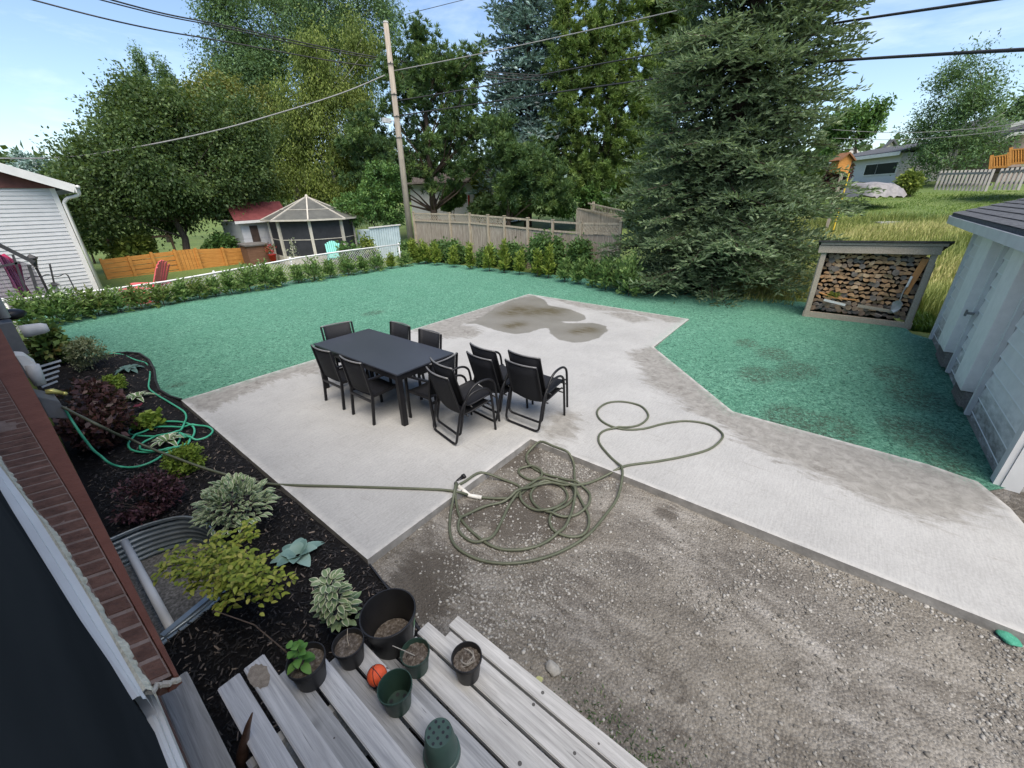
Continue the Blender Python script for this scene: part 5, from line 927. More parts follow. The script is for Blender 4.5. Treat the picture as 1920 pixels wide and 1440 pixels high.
# picket fence
t=thing('picket_fence','leaning grey picket fence at the top of the mown slope','fence',at(1830,350,31))
MPK=wood('picket_wood',(.26,.245,.225),(.46,.44,.41)); 
def pick(x0,x1,n,yt0,yt1,yb0,yb1,d0,d1):
    for k in range(n):
        f=k/(n-1); D=d0+(d1-d0)*f; a=at(x0+(x1-x0)*f+12,yt0+(yt1-yt0)*f,D); b=at(x0+(x1-x0)*f,yb0+(yb1-yb0)*f,D); b=Vector((a.x+(b.x-a.x)*.25,a.y+(b.y-a.y)*.25,b.z-.12)); mb=MB(); mb.bar(b,a,.11,.025,tuple(fw)); obj('picket',mb,MPK,t,True)
    mb=MB()
    for q in (.2,.8): a=at(x0+8,yt0+(yb0-yt0)*q,d0+.05); b=at(x1+8,yt1+(yb1-yt1)*q,d1+.05); mb.bar(a,b,.03,.09)
    obj('rail',mb,MPK,t,True)
pick(1754,1852,14,320,317,351,353,31,28); pick(1868,1915,6,316,312,350,350,27.5,26)
# deck with orange railing and porch house
t=thing('raised_deck','raised deck with orange timber railing behind the picket fence','deck',at(1890,320,34)); mb=MB()
for (x0,y0,y1),(x2,y2,y3) in (((1858,295,314),(1890,290,312)),((1894,281,307),(1925,279,305))):
    a=at(x0,y0,34); b=at(x2,y2,34); a2=at(x0,y1,34); b2=at(x2,y3,34); mb.bar(a,b,.12,.06); mb.bar(a2,b2,.12,.10)
    for k in range(6): f=(k+.5)/6; mb.bar(a2.lerp(b2,f),a.lerp(b,f),.16,.03,tuple(fw))
    mb.bar(a2-Vector((0,0,.1)),a+Vector((0,0,.1)),.12,.12,(1,0,0)); mb.bar(b2,b+Vector((0,0,.1)),.12,.12,(1,0,0))
obj('railing',mb,MOR,t,True); mb=MB(); p=at(1900,311,36); mb.box(p-Vector((0,0,.2))+rt*.8,(3.6,3,.2),R3); obj('platform',mb,surf('deck_dark',[(.05,.035,.025),(.10,.07,.05)],4,.8),t,True)
t=thing('porch_house','grey house with white-trimmed porch behind the raised deck','house',at(1915,300,46)); c=at(1925,270,46); s=mpp(1925,270,46); mb=MB(); mb.box(c+fw*3+rt*40*s-Vector((0,0,2)),(100*s,5,9*s*2+4.5),R3); obj('wall',mb,surf('porch_wall',[(.20,.15,.13),(.30,.23,.2)],4,.8),t,True)
mb=MB(); mb.bar(at(1868,268,46),at(1900,252,46),.6,.18); mb.bar(at(1900,252,46),at(1960,246,46),.6,.2); mb.bar(at(1895,236,46),at(1960,218,46),.6,.25); obj('porch_trim',mb,WHITE,t,True)
mb=MB(); a=at(1868,266,46); b=at(1960,243,46); V=[a,b,b+fw*4+Vector((0,0,1.2)),a+fw*4+Vector((0,0,1.2))]; mb.add(V+[v+Vector((0,0,.15)) for v in V],[(0,1,2,3),(7,6,5,4),(0,4,5,1),(0,3,7,4)]); obj('roof',mb,MSHING,t,True)
# ================================================================== patio furniture
MBF=surf('black_frame',[(.006,.006,.008),(.011,.011,.013)],5,.42,spec=.35,kind='Object'); MSL=surf('black_sling',[(.004,.0045,.007),(.009,.010,.014)],60,.75,.25,240); MTT=surf('slate_top',[(.034,.039,.052),(.040,.046,.061)],2,.30,.04,300,spec=.5)
t=thing('dining_table','large rectangular dark slate patio table on black legs','table',(3.2,5.03,0)); W2,L2=.49,1.03
mb=MB(); mb.box((0,0,.735),(2*W2,2*L2,.022)); obj('tabletop',mb,MTT,t,bev=.004)
mb=MB()
for s in (-1,1): mb.box((s*(W2-.03),0,.685),(.03,2*L2-.16,.075)); mb.box((0,s*(L2-.03),.685),(2*W2-.16,.03,.075))
mb=[mb]; obj('apron',mb[0],MBF,t)
for a in (-1,1):
    for b in (-1,1): mb=MB(); mb.bar((a*(W2-.04),b*(L2-.04),0),(a*(W2-.045),b*(L2-.045),.722),.07,.07,(1,0,0)); obj('leg',mb,MBF,t,bev=.005)
def slingpanel(rows,w,sag,th=.006):
    """rows: (x,z) profile points; panel spans y -w..w and sags between its edges"""
    mb=MB(); n=8; V=[]; m=len(rows)
    for off in (0,th):
        for i,(x,z) in enumerate(rows):
            a=rows[max(0,i-1)]; b=rows[min(m-1,i+1)]; tx,tz=b[0]-a[0],b[1]-a[1]; l=math.hypot(tx,tz); nx,nz=-tz/l,tx/l
            for k in range(n+1):
                u=k/n*2-1; d=sag*(1-u*u)+off; V.append((x+nx*d,u*w,z+nz*d))
    N=m*(n+1); Fs=[]
    for i in range(m-1):
        for k in range(n): q=(i*(n+1)+k,i*(n+1)+k+1,(i+1)*(n+1)+k+1,(i+1)*(n+1)+k); Fs.append(q); Fs.append(tuple(N+j for j in reversed(q)))
    for i in range(m-1):
        for k in (0,n): a=i*(n+1)+k; b=a+n+1; Fs.append((a,b,b+N,a+N) if k else (b,a,a+N,b+N))
    for k in range(n): Fs.append((k,k+N,k+1+N,k+1)); a=(m-1)*(n+1)+k; Fs.append((a,a+1,a+1+N,a+N))
    mb.add(V,Fs); return mb
def dining_chair():
    t=thing('dining_chair','x','chair'); w=.245
    obj('seat',slingpanel([(.22,.41),(.10,.405),(-.05,.40),(-.19,.405)],w-.03,.014),MSL,t,smooth=True)
    obj('backrest',slingpanel([(-.195,.44),(-.215,.56),(-.235,.70),(-.262,.88)],w-.03,.030),MSL,t,smooth=True)
    for s in (-1,1):
        mb=MB(); mb.bar((-.245,s*w,0),(-.20,s*w,.40),.028,.036,(1,0,0)); mb.bar((-.20,s*w,.395),(-.268,s*w,.885),.026,.030,(1,0,0)); obj('back_leg',mb,MBF,t,bev=.003)
        mb=MB(); mb.bar((.225,s*w,0),(.215,s*w,.615),.028,.036,(1,0,0)); obj('front_leg',mb,MBF,t,bev=.003)
        mb=MB(); mb.bar((.245,s*w,.625),(-.235,s*w,.645),.045,.022); obj('armrest',mb,MBF,t,bev=.006)
        mb=MB(); mb.bar((.215,s*(w-.012),.405),(-.20,s*(w-.012),.395),.022,.036); obj('side_rail',mb,MBF,t)
    mb=MB(); mb.bar((-.215,-w,.33),(-.215,w,.33),.022,.03); obj('stretcher',mb,MBF,t)
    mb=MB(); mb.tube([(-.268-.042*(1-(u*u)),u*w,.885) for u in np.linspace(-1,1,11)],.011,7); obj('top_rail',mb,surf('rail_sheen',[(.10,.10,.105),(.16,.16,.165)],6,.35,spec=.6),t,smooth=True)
    return t
DC=[(2.745,5.345,0,'dining chair on the table side facing the house, end by the lawn'),(2.745,4.615,0,'dining chair on the table side facing the house, end by the stacks'),(3.60,5.42,PI,'x'),(3.60,4.69,PI,'dining chair on the table side facing the puddle, end by the stacks'),(3.20,6.02,-PI/2-.2,'dining chair at the short table end next to the green lawn'),(3.18,3.93,PI/2+.06,'dining chair at the short table end next to the stacked chairs')]
DC[2]=(3.60,5.42,PI,'dining chair on the table side facing the puddle, end by the lawn')
p=dining_chair()
for i,(x,y,r_,lab) in enumerate(DC):
    o=p if i==0 else copy_tree(p); o.location=(x,y,.002); o.rotation_euler=(0,0,r_); o['label']='black '+lab; o['group']='chairs around the patio table'
def sling_chair():
    t=thing('stacking_chair','x','chair'); w=.27
    half=[(.30,.0),(.275,.30),(.25,.52),(.215,.595),(.14,.635),(.03,.635),(-.07,.60),(-.15,.52),(-.21,.40),(-.255,.22),(-.285,.09)]
    L_=[Vector((x,w,z)) for x,z in half]+[Vector((-.292,w-.01,.045)),Vector((-.297,w-.045,.018)),Vector((-.298,w-.10,.014))]
    Rr=[Vector((v.x,-v.y,v.z)) for v in reversed(L_)]; mb=MB(); P=smoothpath(L_,3)+smoothpath(Rr,3); mb.tube(P,.0155,8); obj('frame',mb,MBF,t,smooth=True)
    rows=[(.27,.405),(.24,.42),(.10,.40),(-.04,.375),(-.13,.37),(-.17,.40),(-.195,.46),(-.235,.60),(-.275,.74),(-.315,.885)]
    k=5; obj('seat',slingpanel(rows[:k],w-.035,.012),MSL,t,smooth=True); obj('backrest',slingpanel(rows[k-1:],w-.035,.035),MSL,t,smooth=True)
    mb=MB()
    for s in (-1,1): mb.tube(smoothpath([(x,s*(w-.03),z) for x,z in rows],3),.011,7)
    for s in (-1,1): pass
    sr=MB(); sr.tube(smoothpath([(x,w-.03,z) for x,z in rows],3),.011,7); obj('side_rail',sr,MBF,t,smooth=True); sr=MB(); sr.tube(smoothpath([(x,-w+.03,z) for x,z in rows],3),.011,7); obj('side_rail',sr,MBF,t,smooth=True)
    mb=MB(); mb.tube([(-.315-.045*(1-u*u),u*(w-.03),.89) for u in np.linspace(-1,1,11)],.0105,7); obj('top_rail',mb,bpy.data.materials['rail_sheen'],t,smooth=True)
    mb=MB(); mb.tube([(-.10,-w,.345),(-.10,w,.345)],.010,7); obj('cross_bar',mb,MBF,t,smooth=True); mb=MB(); mb.tube([(.255,-w,.36),(.255,w,.36)],.010,7); obj('cross_bar',mb,MBF,t,smooth=True); return t
p=sling_chair(); first=True
for (x,y,r_,nm) in ((3.135,3.32,-.20,'in the stack beside the table leg'),(3.83,3.32,-.12,'in the middle stack behind the other two'),(3.93,2.76,-.02,'in the stack at the inner slab corner')):
    for k in range(2):
        o=p if first else copy_tree(p); first=False; o.location=(x+k*.065*math.cos(r_),y+k*.065*math.sin(r_),.002+k*.10); o.rotation_euler=(0,0,r_); o['label']='%s black sling chair %s'%(['lower','upper'][k],nm); o['group']='stacked sling chairs'
# ================================================================== hoses
def insl(x,y): return pip(x,y,SLAB)
def ground_pt(px,py,r=.014):
    p=g(px,py,0.0); 
    if insl(p.x,p.y): return Vector((p.x,p.y,r))
    q=g(px,py,-.07); 
    if insl(q.x,q.y): return Vector((q.x,q.y,r))
    z=(-.035 if q.x<1.16 else float(gz(np.array([q.x]),np.array([q.y]))[0])+.006); return g(px,py,z+r)
def lifted(pts):
    """later turns lie on earlier ones"""
    out=[Vector(p) for p in pts]
    for i in range(len(out)):
        for j in range(0,max(0,i-12)):
            d=math.hypot(out[i].x-out[j].x,out[i].y-out[j].y)
            if d<.03 and abs(out[i].z-out[j].z)<.022: out[i].z=out[j].z+.022
    for _ in range(3):
        z=[p.z for p in out]
        for i in range(1,len(out)-1): out[i].z=max(z[i],.5*z[i]+.25*(z[i-1]+z[i+1]))
    return out
HP=[(385,660),(500,665),(590,650),(650,605),(730,568),(820,560),(890,585),(922,640),(880,700),(800,740),(775,790),(800,850),(880,885),(960,880),(1000,830),(1000,760),(960,680),(928,620),(920,540),(915,460),(880,400),(800,368),(720,368),(655,395),(640,430),(665,475),(740,520),(850,548),(950,585),(1010,645),(985,725),(890,770),(790,755),(700,710),(665,650),(690,600),(760,572),(845,595),(880,655),(830,718),(740,742),(650,712),(605,660),(600,595),(500,555),(380,550),(290,570),(240,640),(235,700),(265,790),(350,880),(450,945),(560,965),(690,945),(800,890),(880,810),(915,700),(920,620),(850,578),(740,565),(650,552),(597,515),(610,488),(670,482),(720,505),(725,545),(640,610),(550,690),(500,790),(440,890),(350,920),(270,880),(245,820),(280,770),(400,710),(520,682),(640,625),(760,580),(880,600),(960,592),(1080,545),(1180,495),(1250,475),(1400,455),(1560,425),(1700,385),(1770,330),(1775,290),(1700,240),(1570,220),(1440,235),(1320,265),(1200,268),(1110,240),(1060,200),(1055,155),(1110,115),(1200,107),(1300,130),(1345,175),(1340,210),(1290,245),(1200,260),(1110,270),(1065,300),(1065,350),(1120,420),(1180,480),(1195,560),(1170,660),(1100,760),(1000,875),(860,965),(700,1020),(540,1042),(380,1025),(250,960),(200,880),(200,760),(235,650),(233,590)]
HPX=[(780+x/3.097,720+y/3.097) for x,y in HP]
lead=[onY(114,762,6.0),onY(180,795,5.0),g(250,829,.36),g(320,855,.22),g(380,877,.12),g(440,894,.05)]+[ground_pt(*q) for q in ((500,907),(560,912),(640,914),(740,917),(820,920),(857,924),(880,929))]
MHO=surf('olive_hose',[(.060,.070,.045),(.095,.105,.070)],5,.5); MHG=surf('green_hose',[(.035,.28,.16),(.07,.40,.25)],5,.4)
t=thing('garden_hose','long olive garden hose coiled over the gravel and slab edge','hose',g(1000,900,-.08)); mb=MB(); path=lifted(smoothpath(lead,5)+smoothpath([ground_pt(*q) for q in HPX],4)); mb.tube(path,.0135,8); obj('tube',mb,MHO,t,True,smooth=True)
mb=MB(); mb.tube([ground_pt(860,924,.018),ground_pt(880,929,.018),ground_pt(903,933,.018)],[.022,.021,.022],10); obj('tape_wrap',mb,surf('white_tape',[(.42,.41,.38),(.60,.59,.56)],14,.7,.3),t,True,smooth=True)
e=path[-1]; q1=e+(path[-1]-path[-4]).normalized()*.10+Vector((0,0,.03)); n=thing('nozzle','x','x'); del n['category']; del n['label']; n.parent=t; n.location=e-t.location
mb=MB(); mb.tube([e,e.lerp(q1,.5),q1],[.017,.022,.020],10); mb.tube([q1,q1+Vector((.09,-.02,.03))],[.020,.024],10); mb.sph(q1,.023,10,6); me_=obj('grip',mb,MBF,n,True,smooth=True)
mb=MB(); mb.tube([q1+Vector((.085,-.019,.03)),q1+Vector((.115,-.025,.035))],[.030,.027],12); obj('spray_head',mb,MBF,n,True,smooth=True)
GP=[(300,980),(420,1130),(560,1250),(700,1305),(850,1305),(980,1270),(1080,1220),(1150,1170),(1250,1130),(1380,1060),(1455,975),(1460,900),(1390,850),(1260,832),(1100,838),(920,868),(800,920),(785,955),(850,975),(980,985),(1150,985),(1290,950),(1400,985),(1430,1020),(1380,1080),(1200,1130),(950,1152),(820,1130),(778,1080),(800,1030),(900,960),(1050,895),(1200,885),(1330,890),(1480,875),(1600,885),(1655,930),(1600,990),(1480,1025),(1390,1012),(1320,965),(1310,1030),(1250,1100),(1100,1150),(930,1142),(900,1090),(950,1040),(1050,1000),(1240,965),(1340,910),(1375,830),(1375,760),(1330,710),(1200,630),(1060,545),(992,480),(1000,380),(1003,300),(960,225),(860,195),(750,150),(680,130),(540,128)]
GX=[(100+x/5.5375,640+y/5.5375) for x,y in GP]; lead=[onY(121,766,6.0),g(132,785,.66),g(146,806,.55),g(156,820,.46),g(166,833,.36)]
t=thing('garden_hose','bright green garden hose looped around the variegated hosta in the mulch','hose',g(310,820,-.05)); mb=MB(); path=lifted(smoothpath(lead+[g(176,845,.27),g(190,856,.17),g(205,868,.08)]+[ground_pt(*q) for q in GX[3:]],5)); mb.tube(path,.0125,8); obj('tube',mb,MHG,t,True,smooth=True)
# ================================================================== wooden steps
MDK=deckwood('silver_deck',(.25,.26,.275),(.50,.51,.525)); MDK2=deckwood('silver_deck_dark',(.17,.178,.19),(.36,.37,.38)); MDK3=deckwood('silver_deck_warm',(.29,.285,.275),(.54,.535,.52))
t=thing('wooden_steps','weathered silver-grey board steps descending beside the mulch bed','steps',(.6,.3,-.1))
NT=6
def trz(i): return .81-.112*i
BO=[]
for i in range(NT):
    z=trz(i); k=(HC-z)/2.7; xo=.200+.188*i; ye=1.665-.052*i
    if i==NT-1: xo=1.145
    for j,(xa,m) in enumerate(((xo-.094,MDK if i<3 else MDK3),(xo-.205,MDK2 if i in (1,2,3) else MDK3 if i>3 else MDK))):
        y1=ye-(.0 if j==0 else (.012 if i not in (0,) else .0)); 
        if i==NT-1 and j==1: y1-=.025
        dx=0 if j==0 else .008
        mb=MB(); mb.box(((2*xa+.094)/2+dx,(y1-1.6)/2,z-.019),(.087,y1+1.6,.038)); obj('tread_board',mb,m,t,True,bev=.004)
for y in (1.30,-.6):
    mb=MB(); P=[(0.0,trz(0)-.04)]
    pts=[]; 
    for i in range(NT): xo=.200+.188*i; pts+= [(xo-.03,trz(i)-.04),(xo-.03,trz(i)-.152)]
    poly=[(-.02,trz(0)-.04)]+pts+[(1.05,-.12),(.78,-.12),(-.02,.42)]; n=len(poly); V=[(x,y-.02,z) for x,z in poly]+[(x,y+.02,z) for x,z in poly]; mb.add(V,[tuple(range(n)),tuple(range(2*n-1,n-1,-1))]+[(i,i+n,(i+1)%n+n,(i+1)%n) for i in range(n)]); obj('stringer',mb,MDK2,t,True)
mb=MB(); mb.box((-.080,.45,1.18),(.082,2.06,.038)); tag(obj('ledge_board',mb,wood('ledge_wood',(.17,.165,.155),(.38,.37,.35),(26,1.0,26)),bev=.004),'grey weathered board fixed along the door threshold','board')
# rusty iron spike standing behind the inner board
mb=MB(); P=[g(455,1440,.80),g(457,1415,.84),g(462,1385,.92),g(468,1350,1.02),g(474,1335,1.06)]; 
P=[Vector((.03,.93,.60)),Vector((.035,.98,.72)),Vector((.05,1.04,.83)),Vector((.075,1.10,.93)),Vector((.085,1.13,.98))]
P=[g(452,1436,.66),g(456,1408,.72),g(458,1392,.80),g(465,1360,.88),g(473,1337,.95)]; mb.tube(P,[.024,.022,.017,.010,.003],9); tag(obj('iron_spike',mb,surf('rust',[(.05,.028,.02),(.14,.085,.06)],14,.5,.3,metal=.3),smooth=True),'curved rusty brown spike poking up beside the innermost step board','spike')
# dirt patch on second board end
fo=MB(); c=g(483,1262,trz(0)+.0005); n=26; V=[c]+[c+Vector((.042*math.cos(a)*rng.uniform(.75,1.0),.075*math.sin(a)*rng.uniform(.8,1.05)-.02,.0015)) for a in np.linspace(0,6.283,n,endpoint=False)]; V=[(min(v.x,.198),v.y,trz(0)+.0025) for v in V]; fo.add(V,[(0,i+1,(i+1)%n+1) for i in range(n)]); tag(obj('dirt_patch',fo,surf('dirt_tan',[(.17,.145,.115),(.32,.28,.235)],40,.9,.6)),'tan dried-mud patch on the end of an inner step board','dirt')
# ================================================================== pots
MPK_=surf('pot_black',[(.010,.010,.011),(.020,.020,.021)],6,.45); MPG=surf('pot_green',[(.014,.035,.026),(.028,.060,.045)],6,.42); MPS=surf('potting_soil',[(.035,.027,.021),(.10,.082,.066),(.22,.20,.18)],60,.95,1,120,kind='World',bd=.01)
def pot(name,label,c,r,h,mat,soil=True,kind='plant pot',rb=.76):
    t=thing(name,label,kind,c,0,'plant pots on the steps'); mb=MB(); mb.lathe([(.0,.002),(r*rb*.96,.002),(r*rb,.0),(r*.96,h*.86),(r*1.03,h*.87),(r*1.045,h*.99),(r*1.03,h),(r*.985,h),(r*.95,h*.87),(r*rb*.95,.012),(.0,.012)],(0,0,0),40); obj('pot',mb,mat,t,smooth=False,auto=True)
    if soil: mb=MB(); n=24; V=[(0,0,h*.80)]; 
    if soil:
        Fs=[]
        for ring,(rr,zz) in enumerate(((.35,.81),(.7,.79),(.945,.76))):
            for k in range(n): a=2*PI*k/n; V.append((r*rr*math.cos(a),r*rr*math.sin(a),h*zz+rng.normal(0,.003)))
        Fs=[(0,k+1,(k+1)%n+1) for k in range(n)]
        for q in range(2):
            for k in range(n): a=1+q*n; Fs.append((a+k,a+n+k,a+n+(k+1)%n,a+(k+1)%n))
        mb.add(V,Fs); obj('soil',mb,MPS,t,smooth=True)
    return t
def onstep(px,py,i): return g(px,py,trz(i)+.0005)
# base centres (photo) and step index
b1=Vector((.298,1.458,trz(1)+.0005)); t1=pot('plant_pot','black pot with a small leafy green seedling on the second step board',b1,.079,.14,MPK_)
def leafset(parent,base,n,L,W,mat,spread=.05,h=.1,edge=0):
    fo=Fol(); 
    for k in range(n):
        a=rng.uniform(0,6.28); p=np.array([[base[0]+rng.normal(0,spread),base[1]+rng.normal(0,spread),base[2]+rng.uniform(.2,1)*h]]); d=np.array([[math.cos(a),math.sin(a),rng.uniform(-.2,.5)]]); fo_leaf(fo,p[0],d[0],L*rng.uniform(.7,1.2),W,edge)
    return fo.build('foliage',mat,parent)
def fo_leaf(fo,p,d,L,W,edge=0,arch=.25,tone=None,cup=.12,nseg=6):
    """broad leaf blade of six by four quads that arches over; outer columns are its margin"""
    d=d/np.linalg.norm(d); hz=np.array([d[0],d[1],0]); hz=hz/max(1e-6,np.linalg.norm(hz)); s=np.array([-hz[1],hz[0],0]); V=[]; cols=np.array([-1,-.68,0,.68,1.])
    for i in range(nseg+1):
        u=i/nseg; c=p+d*L*u-np.array([0,0,1.])*arch*L*u*u; w=W*.5*(math.sin(PI*min(1,u*.93+.05))**.75)*(1-.25*u)+.001; up=np.cross(s,d) if np.cross(s,d)[2]>0 else -np.cross(s,d)
        for q in cols: V.append(c+s*q*w+up*(abs(q)*cup*w*2*1.0))
    Fc=[];E_=[]
    for i in range(nseg):
        for k in range(4): a=i*5+k; Fc.append([a,a+1,a+6,a+5]); E_.append(edge if k in (0,3) else 0)
    tone=rng.uniform(.2,.9) if tone is None else tone; fo.add(np.array(V),np.array(Fc),np.full(len(Fc),tone),np.array(E_,float))
M_SEED=lm('leaf_seedling',[(.06,.16,.03),(.10,.24,.05),(.17,.32,.08)],.3); M_VAR=lm('leaf_variegated',[(.10,.17,.09),(.17,.25,.13),(.25,.33,.18)],.25,.5,(.52,.55,.40)); M_HOS=lm('leaf_hosta',[(.07,.14,.05),(.11,.19,.07),(.15,.24,.09)],.2,.45,(.66,.66,.55)); M_HBL=lm('leaf_bluehosta',[(.07,.14,.125),(.14,.24,.215),(.24,.36,.33)],.15,.5,(.20,.32,.29)); M_LIME=lm('leaf_lime',[(.10,.17,.025),(.18,.27,.04),(.28,.36,.07)],.3); M_GOLD=lm('leaf_golden',[(.10,.15,.022),(.19,.25,.035),(.31,.36,.06),(.42,.38,.11)],.3)
M_RED=lm('leaf_maroon',[(.018,.008,.010),(.042,.018,.020),(.08,.036,.034),(.14,.078,.066)],.12,.4); M_BARB=lm('leaf_barberry',[(.022,.009,.014),(.05,.020,.030),(.085,.038,.05),(.13,.06,.07)],.15)
fo=Fol()
for k in range(16): a=k*2.4; z=.115+.010*k; fo_leaf(fo,np.array([-.02+.012*math.cos(a),.005+.012*math.sin(a),z]),np.array([math.cos(a),math.sin(a),.25+.05*k]),.058*rng.uniform(.75,1.15)*(1.1-.03*k),.040,0,.55,tone=rng.uniform(.1,.95),nseg=5)
fo.build('foliage',M_SEED,t1)
mb=MB(); mb.tube([(-.03,.0,.10),(-.04,.01,.20),(-.10,.15,.36),(-.19,.28,.44)],[.004,.003,.0025,.002],5); obj('stem',mb,MBARKR,t1)
b2=Vector((.487,1.465,trz(2)+.0005)); t2=pot('plant_pot','black pot of bare soil in front of the potted variegated plant',b2,.073,.135,MPK_); mb=MB(); mb.tube([(0,0,.11),(.005,.01,.15),(.03,.04,.17)],[.003,.002,.001],5); obj('dry_stem',mb,MWG,t2)
b3=Vector((.698,1.231,trz(3)+.0005)); t3=pot('plant_pot','green pot with a bare twig sticking out of its soil',b3,.071,.135,MPG); mb=MB(); mb.tube([(0,.0,.10),(-.05,.02,.19),(-.09,.035,.26)],[.003,.0025,.002],5); obj('dry_stem',mb,surf('twig',[(.25,.23,.20),(.42,.40,.36)],9,.8),t3)
b4=Vector((.88,1.05,trz(4)+.0005)); t4=pot('plant_pot','black pot of dry roots standing on the outermost step boards',b4,.078,.155,MPK_); 
for k in range(7): a=rng.uniform(0,6); mb=MB(); mb.tube(smoothpath([(.05*math.cos(a+j*.9)*rng.uniform(.4,1),.05*math.sin(a+j*.9)*rng.uniform(.4,1),.13+.008*j) for j in range(4)],3),.0018,4); obj('dry_root',mb,bpy.data.materials['twig'],t4)
b5=Vector((.505,1.114,trz(2)+.0005)); t5=pot('plant_pot','empty dark green pot beside the orange ball',b5,.074,.14,MPG,False)
for k in range(6): a=k*1.047; mb=MB(); mb.lathe([(.0,.014),(.009,.014)],(.035*math.cos(a),.035*math.sin(a),0),10); obj('drain_hole',mb,MBLK,t5)
b6=Vector((.50,.818,trz(2)+.0005)); r6,h6=.074,.165; t6=thing('plant_pot','green pot standing upside down with drainage holes showing','plant pot',b6,.3,'plant pots on the steps'); mb=MB(); mb.lathe([(.0,h6),(r6*.70,h6),(r6*.75,h6-.006),(r6*.96,h6*.18),(r6*1.03,h6*.17),(r6*1.06,.0),(r6*1.02,.0),(r6*.9,h6*.17),(r6*.7,h6-.012),(.0,h6-.012)],(0,0,0),40); obj('pot',mb,surf('pot_sage',[(.028,.058,.048),(.052,.095,.08)],6,.45),t6,auto=True)
for k in range(8): a=k*.785; mb=MB(); mb.lathe([(.0,h6+.0008),(.0062,h6+.0008),(.0062,h6-.001)],(.040*math.cos(a),.040*math.sin(a),0),10); obj('drain_hole',mb,MBLK,t6)
for k in range(4): a=k*1.571+.4; mb=MB(); mb.lathe([(.0,h6+.0008),(.0062,h6+.0008),(.0062,h6-.001)],(.019*math.cos(a),.019*math.sin(a),0),10); obj('drain_hole',mb,MBLK,t6)
b7=Vector((.715,1.46,trz(3)+.0005)); t7=pot('nursery_pot','large empty black nursery pot with a green and white sticker',b7,.142,.225,MPK_,False,rb=.80)
def sticker():
    mb=MB(); n=8; V=[]
    for k in range(n+1):
        a=-1.02+.42*k/n
        for z in (.045,.165): r=.142*(.80+.16*z/.193)+.0025; V.append((r*math.cos(a),r*math.sin(a),z))
    mb.add(V,[(2*k,2*k+2,2*k+3,2*k+1) for k in range(n)],0); V=[]
    for k in range(n+1):
        a=-1.02+.42*k/n
        for z in (.115,.165): r=.142*(.80+.16*z/.193)+.0035; V.append((r*math.cos(a),r*math.sin(a),z))
    mb.add(V,[(2*k,2*k+2,2*k+3,2*k+1) for k in range(n)],1)
    for q in range(5):
        z=.055+.01*q; V=[]
        for k in range(5): 
            a=-.98+(.30-.05*(q%2))*k/4
            for zz in (z,z+.003): r=.142*(.80+.16*zz/.193)+.0035; V.append((r*math.cos(a),r*math.sin(a),zz))
        mb.add(V,[(2*k,2*k+2,2*k+3,2*k+1) for k in range(4)],2)
    return mb
obj('sticker',sticker(),[surf('label_white',[(.60,.61,.58),(.68,.69,.66)],4,.5),surf('label_green',[(.05,.16,.07),(.12,.28,.12)],30,.5),MBLK],t7)
mb=MB(); mb.lathe([(.0,.035),(.105,.028)],(0,0,0),20); obj('soil',mb,MPS,t7)
# variegated potted plant beside mulch
c=g(640,1150,.22); t8=thing('potted_shrub','pale variegated plant in a pot beside the steps','potted plant',(c.x,c.y,-.04)); mb=MB(); mb.lathe([(.0,.002),(.07,.0),(.09,.17),(.095,.18),(.085,.18),(.066,.015),(.0,.015)],(0,0,0),24); obj('pot',mb,MPK_,t8,auto=True)
fo=Fol()
for k in range(130):
    a=rng.uniform(0,6.28); f=rng.random(); lean=np.array([-.02,.04,0]); rr=.125*(1-.45*f); p=np.array([rr*math.cos(a)*rng.uniform(.3,1),rr*math.sin(a)*rng.uniform(.3,1),.18+.38*f])+lean*f; fo_leaf(fo,p,np.array([math.cos(a),math.sin(a),.35]),.072*rng.uniform(.7,1.2),.042,1 if f>.35 else 0)
fo.build('foliage',M_VAR,t8)
# ball
c=Vector((.505,1.272,trz(2)+.047)); t=thing('toy_ball','small orange ball with black grooves beside the empty green pot','ball',c-Vector((0,0,.046))); mb=MB(); mb.sph((0,0,.046),.046,28,18); obj('skin',mb,surf('ball_orange',[(.62,.075,.025),(.78,.13,.045)],8,.5,.5,150),t,smooth=True)
for R3_ in (Matrix.Rotation(.5,3,'X'),Matrix.Rotation(1.5,3,'Y'),Matrix.Rotation(1.2,3,'X')@Matrix.Rotation(.8,3,'Y')): mb=MB(); mb.tube([R3_@Vector((.0455*math.cos(a),.0455*math.sin(a),0))+Vector((0,0,.046)) for a in np.linspace(0,6.283,36,endpoint=False)],.0022,5,closed=True); obj('groove',mb,MBLK,t,smooth=True)
# yellow leaf and stones by the steps
fo=Fol(); fo_leaf(fo,np.array(g(1004,1282,-.05)),np.array([.4,-.3,.5]),.07,.055,0); tag(fo.build('fallen_leaf',lm('leaf_paleyellow',[(.45,.48,.22),(.55,.56,.3)])),'single pale yellow leaf at the outer edge of the steps','leaf')
def rock(lab,px,py,r,mat,sc=(1.3,.95,.7)):
    c=g(px,py,-.06); b=bmesh.new(); bmesh.ops.create_icosphere(b,subdivisions=3,radius=r); 
    for v in b.verts: n=v.co.normalized(); v.co=Vector((v.co.x*sc[0],v.co.y*sc[1],v.co.z*sc[2]))*(1+.09*math.sin(n.x*4+n.y*3+1)+.05*math.sin(n.z*7+n.x*5))
    me=bpy.data.meshes.new('stone'); b.to_mesh(me); b.free(); me.shade_smooth(); me.materials.append(mat); o=bpy.data.objects.new('stone',me); COL.objects.link(o); o.location=c; o.rotation_euler=(0,0,rng.uniform(0,3)); tag(o,lab,'stone')
rock('largest smooth grey stone lying alone in the gravel near the steps',1036,1253,.042,surf('stone_grey',[(.20,.195,.18),(.36,.35,.325)],30,.85,.3))
